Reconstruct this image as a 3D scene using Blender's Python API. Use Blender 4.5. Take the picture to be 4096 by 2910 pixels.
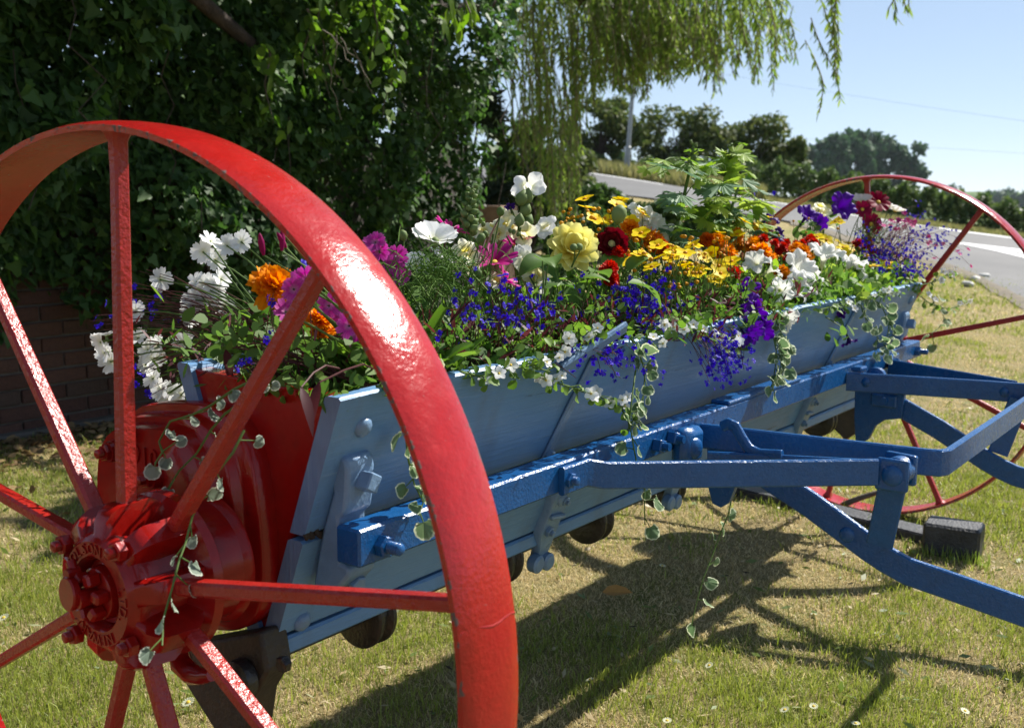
import bpy, math, random
import numpy as np
from mathutils import Vector, Matrix
random.seed(7)
rng = np.random.default_rng(7)
for o in list(bpy.data.objects):
    bpy.data.objects.remove(o)
scene = bpy.context.scene
COL = scene.collection
R = math.radians

# ------------------------------------------------------------------ camera
CAM = Vector((-0.7824, -1.2233, 1.1076))
YAW, PITCH, ROLL, FPX = 0.63252, 0.15071, -0.00766, 4349.3
def _cam_axes():
    cy, sy, cp, sp = math.cos(YAW), math.sin(YAW), math.cos(PITCH), math.sin(PITCH)
    f = Vector((cy*cp, sy*cp, -sp)); r = Vector((sy, -cy, 0)); d = f.cross(r)
    c, s = math.cos(ROLL), math.sin(ROLL)
    return c*r + s*d, -s*r + c*d, f
CR, CD, CF = _cam_axes()
cam_data = bpy.data.cameras.new('camera')
cam_data.sensor_width = 36.0
cam_data.lens = FPX/4096*36.0
cam_data.clip_start = 0.05
cam_data.clip_end = 4000
cam_data.dof.use_dof = True
cam_data.dof.focus_distance = 1.95
cam_data.dof.aperture_fstop = 7.5
cam = bpy.data.objects.new('camera', cam_data)
COL.objects.link(cam)
m = Matrix.Identity(4)
for i in range(3):
    m[i][0] = CR[i]; m[i][1] = -CD[i]; m[i][2] = -CF[i]; m[i][3] = CAM[i]
cam.matrix_world = m
scene.camera = cam

# ------------------------------------------------------------------ sky, sun, exposure
SUN_EL, SUN_AZ = R(45.5), R(-16.5)            # azimuth measured from +X towards +Y
SUN = Vector((math.cos(SUN_EL)*math.cos(SUN_AZ), math.cos(SUN_EL)*math.sin(SUN_AZ), math.sin(SUN_EL)))
world = bpy.data.worlds.new('World')
scene.world = world
world.use_nodes = True
wn = world.node_tree.nodes; wl = world.node_tree.links
bg = wn['Background']
sky = wn.new('ShaderNodeTexSky')
sky.sky_type = 'NISHITA'
sky.sun_disc = False
sky.sun_elevation = SUN_EL
sky.sun_rotation = R(90) - SUN_AZ
sky.air_density = 0.6; sky.dust_density = 0.0; sky.ozone_density = 3.0
# even out the clear sky from zenith to horizon, the same all round
gam = wn.new('ShaderNodeGamma'); gam.inputs[1].default_value = 0.5
mul = wn.new('ShaderNodeMix'); mul.data_type = 'RGBA'; mul.blend_type = 'MULTIPLY'; mul.inputs[0].default_value = 1.0
mul.inputs[7].default_value = (1.76, 1.82, 1.90, 1)
wl.new(sky.outputs[0], gam.inputs[0]); wl.new(gam.outputs[0], mul.inputs[6]); wl.new(mul.outputs[2], bg.inputs[0])
bg.inputs[1].default_value = 0.10
sun_data = bpy.data.lights.new('sun', 'SUN')
sun_data.energy = 5.0
sun_data.angle = R(0.53)
sun_data.color = (1.0, 0.955, 0.88)
sun = bpy.data.objects.new('sun', sun_data)
COL.objects.link(sun)
sun.rotation_euler = SUN.to_track_quat('Z', 'Y').to_euler()
sun.location = (6, -4, 9)
scene.view_settings.view_transform = 'Standard'
scene.view_settings.look = 'None'
scene.view_settings.exposure = 0.92
scene.view_settings.gamma = 1.0
scene.view_settings.use_curve_mapping = False
scene.render.engine = 'CYCLES'

# ------------------------------------------------------------------ placing helpers
# a sight line of the photograph (2286-pixel-wide view of it) met with a plane of the place
def ray(px, py):
    x, y = px*1.7918, py*1.7918
    return (CF + CR*((x-2048)/FPX) + CD*((y-1455)/FPX))
def at(px, py, axis, val):
    d = ray(px, py); t = (val-CAM[axis])/d[axis]
    return CAM + d*t
def at_r(px, py, dist):
    d = ray(px, py); h = math.hypot(d.x, d.y)
    return CAM + d*(dist/h)
def az_pt(px, dist):
    d = ray(px, 600); h = math.hypot(d.x, d.y)
    return CAM.x + d.x/h*dist, CAM.y + d.y/h*dist

# ------------------------------------------------------------------ object helpers
def tag(o, label=None, cat=None, group=None, kind=None):
    if label: o['label'] = label
    if cat: o['category'] = cat
    if group: o['group'] = group
    if kind: o['kind'] = kind
    return o
def thing(name, label, cat, loc=(0, 0, 0), group=None):
    o = bpy.data.objects.new(name, None)
    o.empty_display_size = 0.1
    COL.objects.link(o)
    o.location = loc
    return tag(o, label, cat, group)
def link(o, parent=None):
    COL.objects.link(o)
    if parent is not None:
        o.parent = parent
        if parent.type == 'EMPTY':
            o.matrix_parent_inverse = Matrix.Translation(-Vector(parent.location))
    return o
def child(name, mesh, parent, loc=(0, 0, 0), rot=None, scale=1.0):
    """a part placed in world coordinates under a thing (or in local ones under a part)"""
    o = bpy.data.objects.new(name, mesh)
    link(o, parent)
    mw = Matrix.Translation(Vector(loc))
    if rot is not None: mw = mw @ rot.to_4x4()
    o.matrix_basis = mw @ Matrix.Diagonal((scale, scale, scale, 1))
    return o
def to_mesh(name, V, F, mats, smooth=35, fmat=None, uv=None, col=None):
    me = bpy.data.meshes.new(name)
    me.from_pydata([tuple(v) for v in V], [], F)
    if not isinstance(mats, (list, tuple)): mats = [mats]
    for q in mats: me.materials.append(q)
    if fmat is not None: me.polygons.foreach_set('material_index', fmat)
    if uv is not None:
        lay = me.uv_layers.new(name='UVMap')
        li = np.empty(len(me.loops), np.int32); me.loops.foreach_get('vertex_index', li)
        lay.data.foreach_set('uv', np.asarray(uv, np.float32)[li].ravel())
    if col is not None:
        ca = me.color_attributes.new('Col', 'FLOAT_COLOR', 'POINT')
        ca.data.foreach_set('color', np.asarray(col, np.float32).ravel())
    if smooth:
        me.polygons.foreach_set('use_smooth', [True]*len(me.polygons))
        if smooth < 180: me.set_sharp_from_angle(angle=R(smooth))
    me.update()
    return me
def np_mesh(name, V, nper, mats, col=None, uv=None, smooth=False):
    """V: (n*nper,3) array of separate polygons with nper corners each"""
    V = np.asarray(V, np.float32); n = len(V)//nper
    me = bpy.data.meshes.new(name)
    me.vertices.add(len(V)); me.vertices.foreach_set('co', V.ravel())
    me.loops.add(len(V)); me.loops.foreach_set('vertex_index', np.arange(len(V), dtype=np.int32))
    me.polygons.add(n)
    me.polygons.foreach_set('loop_start', np.arange(0, len(V), nper, dtype=np.int32))
    if not isinstance(mats, (list, tuple)): mats = [mats]
    for q in mats: me.materials.append(q)
    if uv is not None:
        lay = me.uv_layers.new(name='UVMap'); lay.data.foreach_set('uv', np.asarray(uv, np.float32).ravel())
    if col is not None:
        ca = me.color_attributes.new('Col', 'FLOAT_COLOR', 'POINT')
        ca.data.foreach_set('color', np.asarray(col, np.float32).ravel())
    me.update(calc_edges=True)
    return me

class MB:
    """collects shapes for one mesh"""
    def __init__(s): s.V = []; s.F = []; s.M = []; s.mi = 0
    def add(s, V, F):
        k = len(s.V); s.V += [Vector(v) for v in V]; s.F += [tuple(i+k for i in f) for f in F]; s.M += [s.mi]*len(F); return s
    def box(s, c, size, rot=None, ch=0.0):
        c = Vector(c); hx, hy, hz = size[0]/2, size[1]/2, size[2]/2
        if ch <= 0:
            P = [Vector((x, y, z)) for x in (-hx, hx) for y in (-hy, hy) for z in (-hz, hz)]
            F = [(0, 1, 3, 2), (4, 6, 7, 5), (0, 4, 5, 1), (2, 3, 7, 6), (0, 2, 6, 4), (1, 5, 7, 3)]
        else:
            P = []; idx = {}
            for a, sx in enumerate((-1, 1)):
                for b, sy in enumerate((-1, 1)):
                    for d, sz in enumerate((-1, 1)):
                        for ax in range(3):
                            v = [sx*(hx-(ch if ax != 0 else 0)), sy*(hy-(ch if ax != 1 else 0)), sz*(hz-(ch if ax != 2 else 0))]
                            idx[(a, b, d, ax)] = len(P); P.append(Vector(v))
            F = []
            for a in (0, 1):
                q = [idx[(a, b, d, 0)] for b, d in ((0, 0), (1, 0), (1, 1), (0, 1))]; F.append(tuple(q if a else q[::-1]))
                q = [idx[(b, a, d, 1)] for b, d in ((0, 0), (0, 1), (1, 1), (1, 0))]; F.append(tuple(q if a else q[::-1]))
                q = [idx[(b, d, a, 2)] for b, d in ((0, 0), (1, 0), (1, 1), (0, 1))]; F.append(tuple(q if a else q[::-1]))
            for a in (0, 1):
                for b in (0, 1):
                    f = (-1 if (a ^ b) else 1)
                    q = [idx[(a, b, 0, 0)], idx[(a, b, 1, 0)], idx[(a, b, 1, 1)], idx[(a, b, 0, 1)]]; F.append(tuple(q[::-f]))
                    q = [idx[(a, 0, b, 0)], idx[(a, 1, b, 0)], idx[(a, 1, b, 2)], idx[(a, 0, b, 2)]]; F.append(tuple(q[::f]))
                    q = [idx[(0, a, b, 1)], idx[(1, a, b, 1)], idx[(1, a, b, 2)], idx[(0, a, b, 2)]]; F.append(tuple(q[::-f]))
                    for d in (0, 1):
                        q = [idx[(a, b, d, 0)], idx[(a, b, d, 1)], idx[(a, b, d, 2)]]
                        F.append(tuple(q if (a+b+d) % 2 else q[::-1]))
        if rot is not None: P = [rot @ p for p in P]
        return s.add([p+c for p in P], F)
    def lathe(s, prof, p0, axis, n=24, cap0=True, cap1=True):
        """prof: list of (distance along axis, radius)"""
        axis = Vector(axis).normalized(); p0 = Vector(p0)
        a = axis.orthogonal().normalized(); b = axis.cross(a)
        V = []; F = []
        for (t, r) in prof:
            for k in range(n):
                th = 2*math.pi*k/n
                V.append(p0+axis*t+(a*math.cos(th)+b*math.sin(th))*r)
        for i in range(len(prof)-1):
            for k in range(n):
                k2 = (k+1) % n
                F.append((i*n+k, i*n+k2, (i+1)*n+k2, (i+1)*n+k))
        if cap0: F.append(tuple(range(n))[::-1])
        if cap1: F.append(tuple((len(prof)-1)*n+k for k in range(n)))
        return s.add(V, F)
    def cyl(s, p0, p1, r, n=16, r1=None):
        d = Vector(p1)-Vector(p0)
        return s.lathe([(0, r), (d.length, r if r1 is None else r1)], p0, d, n)
    def tube(s, pts, rad, n=6, cap=True):
        pts = [Vector(p) for p in pts]; V = []; F = []
        up = None
        for i, p in enumerate(pts):
            t = (pts[min(i+1, len(pts)-1)]-pts[max(i-1, 0)]).normalized()
            if up is None: up = t.orthogonal().normalized()
            else:
                up = up-t*up.dot(t)
                up = up.normalized() if up.length > 1e-6 else t.orthogonal().normalized()
            b = t.cross(up); r = rad[i] if isinstance(rad, (list, tuple)) else rad
            for k in range(n):
                th = 2*math.pi*k/n
                V.append(p+(up*math.cos(th)+b*math.sin(th))*r)
        for i in range(len(pts)-1):
            for k in range(n):
                k2 = (k+1) % n
                F.append((i*n+k, i*n+k2, (i+1)*n+k2, (i+1)*n+k))
        if cap:
            F.append(tuple(range(n))[::-1]); F.append(tuple((len(pts)-1)*n+k for k in range(n)))
        return s.add(V, F)
    def strip(s, pts, w, h, up=(0, 0, 1), ch=0.003):
        """flat bar of section w (across) by h (along up) along a polyline, mitred, edges chamfered"""
        pts = [Vector(p) for p in pts]; V = []; F = []
        sec = [(-w/2+ch, -h/2), (w/2-ch, -h/2), (w/2, -h/2+ch), (w/2, h/2-ch), (w/2-ch, h/2), (-w/2+ch, h/2), (-w/2, h/2-ch), (-w/2, -h/2+ch)]
        up = Vector(up)
        for i, p in enumerate(pts):
            d0 = (pts[i]-pts[i-1]).normalized() if i else None
            d1 = (pts[i+1]-pts[i]).normalized() if i < len(pts)-1 else None
            if d0 is None: t = d1; k = 1
            elif d1 is None: t = d0; k = 1
            else:
                t = (d0+d1).normalized(); k = 1/max(0.4, t.dot(d0))
            u = (up-t*up.dot(t)).normalized(); b = t.cross(u)
            # widen at a bend only across the plane of the bend
            kb, ku = (k, 1)
            if d0 is not None and d1 is not None:
                bend = (d1-d0)
                if abs(bend.dot(u)) > abs(bend.dot(b)): kb, ku = (1, k)
            for (x, y) in sec: V.append(p+b*x*kb+u*y*ku)
        n = 8
        for i in range(len(pts)-1):
            for k in range(n):
                k2 = (k+1) % n
                F.append((i*n+k, i*n+k2, (i+1)*n+k2, (i+1)*n+k))
        F.append(tuple(range(n))[::-1]); F.append(tuple((len(pts)-1)*n+k for k in range(n)))
        return s.add(V, F)
    def prism(s, poly, d, ch=0.0):
        """poly: 3D polygon, extruded along vector d; ch insets the far face edge"""
        poly = [Vector(p) for p in poly]; d = Vector(d); n = len(poly)
        c = sum(poly, Vector())/n
        nrm = Vector()
        for i in range(n): nrm += poly[i].cross(poly[(i+1) % n])
        if nrm.dot(d) < 0: poly = poly[::-1]
        rings = [poly]
        if ch > 0:
            L = d.length; u = d/L
            rings.append([p+u*(L-ch) for p in poly])
            far = []
            for p in poly:
                q = (c-p); far.append(p+d+q.normalized()*ch)
            rings.append(far)
        else: rings.append([p+d for p in poly])
        V = [p for r_ in rings for p in r_]; F = [tuple(range(n))[::-1]]
        for i in range(len(rings)-1):
            for k in range(n):
                k2 = (k+1) % n
                F.append((i*n+k, i*n+k2, (i+1)*n+k2, (i+1)*n+k))
        F.append(tuple((len(rings)-1)*n+k for k in range(n)))
        return s.add(V, F)
    def nut(s, p, axis, r, h, n=6):
        s.lathe([(0, r*0.93), (h*0.08, r), (h*0.85, r), (h, r*0.86)], p, axis, n); return s
    def bolt(s, p, axis, r, h, stud=0.0):
        """hex nut with a threaded stud end"""
        axis = Vector(axis).normalized()
        s.nut(p, axis, r, h)
        if stud > 0:
            prof = [(0, r*.5)]; k = 0
            while k < 6:
                t = h+stud*k/6; prof += [(t, r*.50), (t+stud/12, r*.56)]; k += 1
            prof += [(h+stud*1.02, r*.45), (h+stud*1.1, r*.25)]
            s.lathe(prof, p, axis, 12)
        return s
    def dome(s, p, axis, r, h, n=16):
        prof = [(0, r)] + [(h*math.sin(a), r*math.cos(a)) for a in (0.35, 0.7, 1.05, 1.35)] + [(h, r*.04)]
        s.lathe(prof, p, axis, n); return s
    def mesh(s, name, mats, smooth=35): return to_mesh(name, s.V, s.F, mats, smooth, s.M)
    def build(s, name, mats, parent=None, smooth=35, bevel=0.0):
        o = bpy.data.objects.new(name, s.mesh(name, mats, smooth)); link(o, parent)
        if bevel > 0:
            b = o.modifiers.new('bevel', 'BEVEL'); b.width = bevel; b.segments = 2; b.limit_method = 'ANGLE'; b.angle_limit = R(40)
        return o
    def struct(s, name, mats, smooth=35):
        return tag(s.build(name, mats, None, smooth), kind='structure')

# ------------------------------------------------------------------ materials
def new_mat(name):
    q = bpy.data.materials.new(name); q.use_nodes = True
    nt = q.node_tree; return q, nt.nodes, nt.links, nt.nodes['Principled BSDF']
def coords(n, l, scale=(1, 1, 1), kind='Object'):
    tc = n.new('ShaderNodeTexCoord'); mp = n.new('ShaderNodeMapping')
    mp.inputs['Scale'].default_value = scale
    l.new(tc.outputs[kind], mp.inputs[0]); return mp.outputs[0]
def noise(n, l, vec, scale, detail=3, rough=.55):
    t = n.new('ShaderNodeTexNoise'); t.inputs['Scale'].default_value = scale; t.inputs['Detail'].default_value = detail
    t.inputs['Roughness'].default_value = rough
    if vec is not None: l.new(vec, t.inputs['Vector'])
    return t.outputs['Fac']
def ramp(n, l, fac, stops):
    r = n.new('ShaderNodeValToRGB'); e = r.color_ramp.elements
    while len(e) < len(stops): e.new(0.5)
    for i, (p, c) in enumerate(stops):
        e[i].position = p; e[i].color = (*c, 1) if len(c) == 3 else c
    l.new(fac, r.inputs[0]); return r.outputs[0]
def mixc(n, l, fac, a, b):
    x = n.new('ShaderNodeMix'); x.data_type = 'RGBA'
    for s_, v in ((6, a), (7, b)):
        if isinstance(v, tuple): x.inputs[s_].default_value = (*v, 1)
        else: l.new(v, x.inputs[s_])
    if isinstance(fac, float): x.inputs[0].default_value = fac
    else: l.new(fac, x.inputs[0])
    return x.outputs[2]
def bump(n, l, h, strength, dist, prev=None):
    b = n.new('ShaderNodeBump'); b.inputs['Strength'].default_value = strength; b.inputs['Distance'].default_value = dist
    l.new(h, b.inputs['Height'])
    if prev is not None: l.new(prev, b.inputs['Normal'])
    return b.outputs[0]

def paint(name, col, col2, rough=.3, peel=.5, peel_scale=160, chips=.0, chipcol=(.09, .06, .05), edge=None, dirt=(.03, .02, .015), dirtamt=.0, broad=2.2, spec=.5):
    """brushed gloss paint over cast iron: orange peel, thin patches, small chips"""
    q, n, l, b = new_mat(name)
    v = coords(n, l)
    tone = ramp(n, l, noise(n, l, v, broad*3, 4), [(.3, col), (.72, col2)])
    fine = ramp(n, l, noise(n, l, v, 45, 4, .7), [(.35, (.82, .82, .82)), (.7, (1.08, 1.08, 1.08))])
    mm = n.new('ShaderNodeMix'); mm.data_type = 'RGBA'; mm.blend_type = 'MULTIPLY'; mm.inputs[0].default_value = .6
    l.new(tone, mm.inputs[6]); l.new(fine, mm.inputs[7]); c = mm.outputs[2]
    if dirtamt > 0:
        d = ramp(n, l, noise(n, l, v, 9, 6, .7), [(.56, (0, 0, 0)), (.75, (dirtamt,)*3)])
        c = mixc(n, l, d, c, dirt)
    rr = ramp(n, l, noise(n, l, v, 30, 3), [(.3, (rough*.75,)*3), (.75, (rough*1.35,)*3)])
    if chips > 0:
        cn = noise(n, l, v, 62, 5, .66)
        if edge:                               # paint knocked off along the two edges of the rim
            sx = n.new('ShaderNodeSeparateXYZ'); l.new(v, sx.inputs[0])
            sb = n.new('ShaderNodeMath'); sb.operation = 'SUBTRACT'; l.new(sx.outputs[0], sb.inputs[0]); sb.inputs[1].default_value = edge/2
            ab = n.new('ShaderNodeMath'); ab.operation = 'ABSOLUTE'; l.new(sb.outputs[0], ab.inputs[0])
            mr = n.new('ShaderNodeMapRange'); mr.inputs[1].default_value = edge*.46; mr.inputs[2].default_value = edge*.5; mr.inputs[3].default_value = 0; mr.inputs[4].default_value = .15
            l.new(ab.outputs[0], mr.inputs[0]); sm = n.new('ShaderNodeMath'); sm.operation = 'ADD'; l.new(cn, sm.inputs[0]); l.new(mr.outputs[0], sm.inputs[1]); cn = sm.outputs[0]
        f = ramp(n, l, cn, [(.735-chips*.1, (0, 0, 0)), (.75-chips*.1, (1, 1, 1))])
        c = mixc(n, l, f, c, chipcol)
        rr = mixc(n, l, f, rr, (.8, .8, .8))
    l.new(c, b.inputs['Base Color']); l.new(rr, b.inputs['Roughness'])
    b.inputs['Specular IOR Level'].default_value = spec
    nb = bump(n, l, noise(n, l, v, peel_scale, 3, .6), peel, .004)
    nb = bump(n, l, noise(n, l, v, 28, 3), peel*.45, .006, nb)
    l.new(nb, b.inputs['Normal'])
    return q
def wood_paint(name, col, col2, grain_axis=0, rough=.42):
    q, n, l, b = new_mat(name)
    sc = [16, 16, 16]; sc[grain_axis] = .9
    v = coords(n, l, tuple(sc)); v2 = coords(n, l)
    sc2 = [55, 55, 55]; sc2[grain_axis] = 1.6
    vf = coords(n, l, tuple(sc2))
    g = noise(n, l, v, 4, 6, .65); gf = noise(n, l, vf, 3, 4, .6)
    tone = ramp(n, l, noise(n, l, v2, 4, 4), [(.3, col), (.75, col2)])
    wear = ramp(n, l, gf, [(.60, (0, 0, 0)), (.80, (.35, .35, .35))])
    c = mixc(n, l, wear, tone, (.34, .44, .52))
    crack = ramp(n, l, g, [(.30, (1, 1, 1)), (.335, (0, 0, 0))])
    c = mixc(n, l, crack, c, (.035, .05, .075))
    sc3 = [3.2, 3.2, 3.2]; sc3[2 if grain_axis == 0 else 0] = .5
    st = ramp(n, l, noise(n, l, coords(n, l, tuple(sc3)), 3.5, 5, .65), [(.50, (0, 0, 0)), (.74, (.42, .42, .42))])
    c = mixc(n, l, st, c, (.085, .105, .125))                     # water stains and splashed soil
    l.new(c, b.inputs['Base Color'])
    rr = ramp(n, l, gf, [(.3, (rough*.8,)*3), (.75, (rough*1.3,)*3)])
    l.new(rr, b.inputs['Roughness'])
    nb = bump(n, l, g, .35, .006); nb = bump(n, l, gf, .35, .003, nb)
    l.new(nb, b.inputs['Normal'])
    return q
def plain(name, col, rough=.6, col2=None, scale=12, bumpy=.2, metal=0.0):
    q, n, l, b = new_mat(name)
    v = coords(n, l)
    if col2: l.new(ramp(n, l, noise(n, l, v, scale, 5, .65), [(.3, col), (.72, col2)]), b.inputs['Base Color'])
    else: b.inputs['Base Color'].default_value = (*col, 1)
    b.inputs['Roughness'].default_value = rough; b.inputs['Metallic'].default_value = metal
    if bumpy: l.new(bump(n, l, noise(n, l, v, scale*6, 4), bumpy, .01), b.inputs['Normal'])
    return q
def translucent_mix(q, n, l, b, colsock, fac, boost=1.25):
    tr = n.new('ShaderNodeBsdfTranslucent'); mx = n.new('ShaderNodeMixShader')
    hs = n.new('ShaderNodeHueSaturation'); hs.inputs['Value'].default_value = boost; hs.inputs['Saturation'].default_value = 1.1
    l.new(colsock, hs.inputs['Color']); l.new(hs.outputs[0], tr.inputs[0])
    mx.inputs[0].default_value = fac
    l.new(b.outputs[0], mx.inputs[1]); l.new(tr.outputs[0], mx.inputs[2])
    l.new(mx.outputs[0], n['Material Output'].inputs[0])
def petal_mat(name, base, mid, tip, rough=.5, trans=.35, vein=.25):
    """colour runs from the petal's base to its tip (UV x), faint veins along it"""
    q, n, l, b = new_mat(name)
    uv = n.new('ShaderNodeTexCoord'); sp = n.new('ShaderNodeSeparateXYZ'); l.new(uv.outputs['UV'], sp.inputs[0])
    c = ramp(n, l, sp.outputs[0], [(.0, base), (.4, mid), (1, tip)])
    mp = n.new('ShaderNodeMapping'); mp.inputs['Scale'].default_value = (1.2, 14, 1); l.new(uv.outputs['UV'], mp.inputs[0])
    ve = ramp(n, l, noise(n, l, mp.outputs[0], 1.5, 2), [(.35, (1-vein,)*3), (.65, (1, 1, 1))])
    mm = n.new('ShaderNodeMix'); mm.data_type = 'RGBA'; mm.blend_type = 'MULTIPLY'; mm.inputs[0].default_value = 1
    l.new(c, mm.inputs[6]); l.new(ve, mm.inputs[7])
    oi = n.new('ShaderNodeObjectInfo'); hv = n.new('ShaderNodeHueSaturation')
    mr = n.new('ShaderNodeMapRange'); mr.inputs[3].default_value = .85; mr.inputs[4].default_value = 1.1
    l.new(oi.outputs['Random'], mr.inputs[0]); l.new(mr.outputs[0], hv.inputs['Value']); l.new(mm.outputs[2], hv.inputs['Color'])
    l.new(hv.outputs[0], b.inputs['Base Color']); b.inputs['Roughness'].default_value = rough
    b.inputs['Specular IOR Level'].default_value = .12
    translucent_mix(q, n, l, b, hv.outputs[0], trans)
    return q
def leaf_mat(name, c1, c2, rough=.4, trans=.35, scale=9, spec=.22, edge=None, boost=1.6):
    q, n, l, b = new_mat(name)
    v = coords(n, l, kind='Generated')
    geo = n.new('ShaderNodeNewGeometry'); oi = n.new('ShaderNodeObjectInfo')
    ad = n.new('ShaderNodeMath'); ad.operation = 'ADD'; l.new(geo.outputs['Random Per Island'], ad.inputs[0]); l.new(oi.outputs['Random'], ad.inputs[1])
    fr = n.new('ShaderNodeMath'); fr.operation = 'FRACT'; l.new(ad.outputs[0], fr.inputs[0])
    c = ramp(n, l, fr.outputs[0], [(.05, c1), (.95, c2)])
    if edge is not None:
        uv = n.new('ShaderNodeTexCoord'); sp = n.new('ShaderNodeSeparateXYZ'); l.new(uv.outputs['UV'], sp.inputs[0])
        nz = noise(n, l, uv.outputs['UV'], 7, 3)
        a = n.new('ShaderNodeMath'); a.operation = 'MULTIPLY_ADD'; a.inputs[1].default_value = .35; l.new(nz, a.inputs[0]); l.new(sp.outputs[0], a.inputs[2])
        f = ramp(n, l, a.outputs[0], [(.86, (0, 0, 0)), (.93, (1, 1, 1))])
        c = mixc(n, l, f, c, edge)
    l.new(c, b.inputs['Base Color']); b.inputs['Roughness'].default_value = rough+.1
    b.inputs['Specular IOR Level'].default_value = spec
    translucent_mix(q, n, l, b, c, trans, boost)
    return q
def col_mat(name, rough=.6, trans=.3, spec=.3, boost=1.5):
    q, n, l, b = new_mat(name)
    a = n.new('ShaderNodeAttribute'); a.attribute_name = 'Col'
    l.new(a.outputs['Color'], b.inputs['Base Color']); b.inputs['Roughness'].default_value = rough
    b.inputs['Specular IOR Level'].default_value = spec
    translucent_mix(q, n, l, b, a.outputs['Color'], trans, boost)
    return q

M = {}
M['red'] = paint('red_gloss_paint', (.34, .009, .008), (.40, .013, .011), rough=.20, peel=.22, peel_scale=150, chips=.45, edge=.0926, dirtamt=.22, dirt=(.10, .012, .010))
M['red_rough'] = paint('red_paint_on_rough_casting', (.29, .011, .008), (.36, .017, .011), rough=.30, peel=.55, peel_scale=130, chips=.1)
M['red_smooth'] = paint('red_enamel_on_casting', (.22, .0045, .0035), (.30, .008, .005), rough=.17, peel=.14, peel_scale=60, chips=.12, dirtamt=.5, dirt=(.045, .010, .008), spec=.34)
M['blue'] = paint('royal_blue_gloss_paint', (.006, .068, .215), (.008, .086, .26), rough=.25, peel=.34, peel_scale=170, chips=.14, chipcol=(.07, .045, .03), dirtamt=.3, dirt=(.03, .04, .06))
M['sky_blue'] = wood_paint('pale_blue_painted_wood', (.090, .205, .39), (.125, .26, .455))
M['sky_blue_end'] = wood_paint('pale_blue_painted_end_grain', (.10, .17, .30), (.14, .21, .34), grain_axis=2)
M['sky_iron'] = paint('pale_blue_painted_iron', (.12, .21, .34), (.16, .26, .40), rough=.35, peel=.3, peel_scale=120, chips=.2, chipcol=(.13, .09, .06), dirtamt=.25, dirt=(.10, .085, .07))
M['black_iron'] = plain('oily_black_iron', (.010, .009, .008), .35, (.03, .026, .022), 20, .3)
M['dark_iron'] = plain('dark_rusty_iron', (.018, .014, .010), .6, (.05, .035, .02), 15, .4)
M['soil'] = plain('potting_soil', (.012, .008, .005), .95, (.035, .022, .012), 40, .8)
M['chip'] = plain('bare_weathered_wood', (.12, .10, .08), .9, (.22, .19, .16), 30, .4)
# ================================================================== the drill (a horse-drawn spreader used as a planter)
drill = thing('seed_drill', 'old red wheeled blue wooden farm drill used as a flower planter on the lawn', 'farm drill', (1.55, 0, 0))
RW, WW, RIMT = 0.600, 0.0926, 0.011
XC = 1.5545                                    # middle of the axle
# ---- wheel (rim > spokes, hub, ...)
def rim_mesh():
    V = []; F = []; n = 160
    sec = []
    for k in range(9):                         # crowned tread with rounded edges
        t = k/8; x = WW*t; sec.append((x, RW-0.0045*(2*t-1)**2 - (0.002 if k in (0, 8) else 0)))
    sec += [(WW-.001, RW-RIMT-.003), (WW*.75, RW-RIMT-.001), (WW*.5, RW-RIMT), (WW*.25, RW-RIMT-.001), (.001, RW-RIMT-.003)]
    m_ = len(sec)
    for i in range(n):
        th = 2*math.pi*i/n
        for (x, r) in sec: V.append((x, -r*math.cos(th), RW+r*math.sin(th)))
    for i in range(n):
        j = (i+1) % n
        for k in range(m_):
            k2 = (k+1) % m_
            F.append((i*m_+k, j*m_+k, j*m_+k2, i*m_+k2))
    return to_mesh('wheel', V, F, M['red'], 50)
def polar(a, r, x): return Vector((x, -r*math.cos(R(a)), RW+r*math.sin(R(a))))
wheel = bpy.data.objects.new('wheel', rim_mesh()); link(wheel, drill)
wheel['label'] = 'large near wheel with broad red iron rim'
# weld line across the tread
w = MB(); pts = []
for k in range(9):
    t = k/8; a = 8.5-.6*t+.22*math.sin(t*9)
    pts.append(polar(a, RW-0.0045*(2*t-1)**2-.0012, WW*(.03+.95*t)))
w.tube(pts, [.0006, .0010, .0013, .0016, .0018, .0018, .0017, .0016, .0014], 8)
w.build('weld_seam', M['red'], wheel)
for k in range(9):
    a = 90-40*k
    q = MB()
    rot = Matrix((( 1, 0, 0), (0, -math.cos(R(a)), -math.sin(R(a))), (0, math.sin(R(a)), -math.cos(R(a)))))
    # tapered forged spoke, chamfered, swelling into the rim
    x0, x1 = (.046 + (.012 if k % 2 else -.012)), .046
    L = [(.085, .024, .019, x0), (.16, .024, .019, x0*.85+x1*.15), (.54, .0205, .0165, x1), (.575, .0215, .018, x1), (.584, .027, .026, x1), (.590, .036, .036, x1)]
    V = []; F = []
    for (r, wx, wy, xx) in L:
        c = wx*.16
        for (u, v) in ((-wx/2+c, -wy/2), (wx/2-c, -wy/2), (wx/2, -wy/2+c), (wx/2, wy/2-c), (wx/2-c, wy/2), (-wx/2+c, wy/2), (-wx/2, wy/2-c), (-wx/2, -wy/2+c)):
            V.append(polar(a, r, xx+u) + Vector((0, math.sin(R(a))*v, math.cos(R(a))*v)))
    for i in range(len(L)-1):
        for j in range(8):
            F.append((i*8+j, i*8+(j+1) % 8, (i+1)*8+(j+1) % 8, (i+1)*8+j))
    F.append(tuple(range(8))[::-1]); F.append(tuple((len(L)-1)*8+j for j in range(8)))
    q.add(V, F); q.build('spoke', M['red_rough'], wheel, 25)
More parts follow.
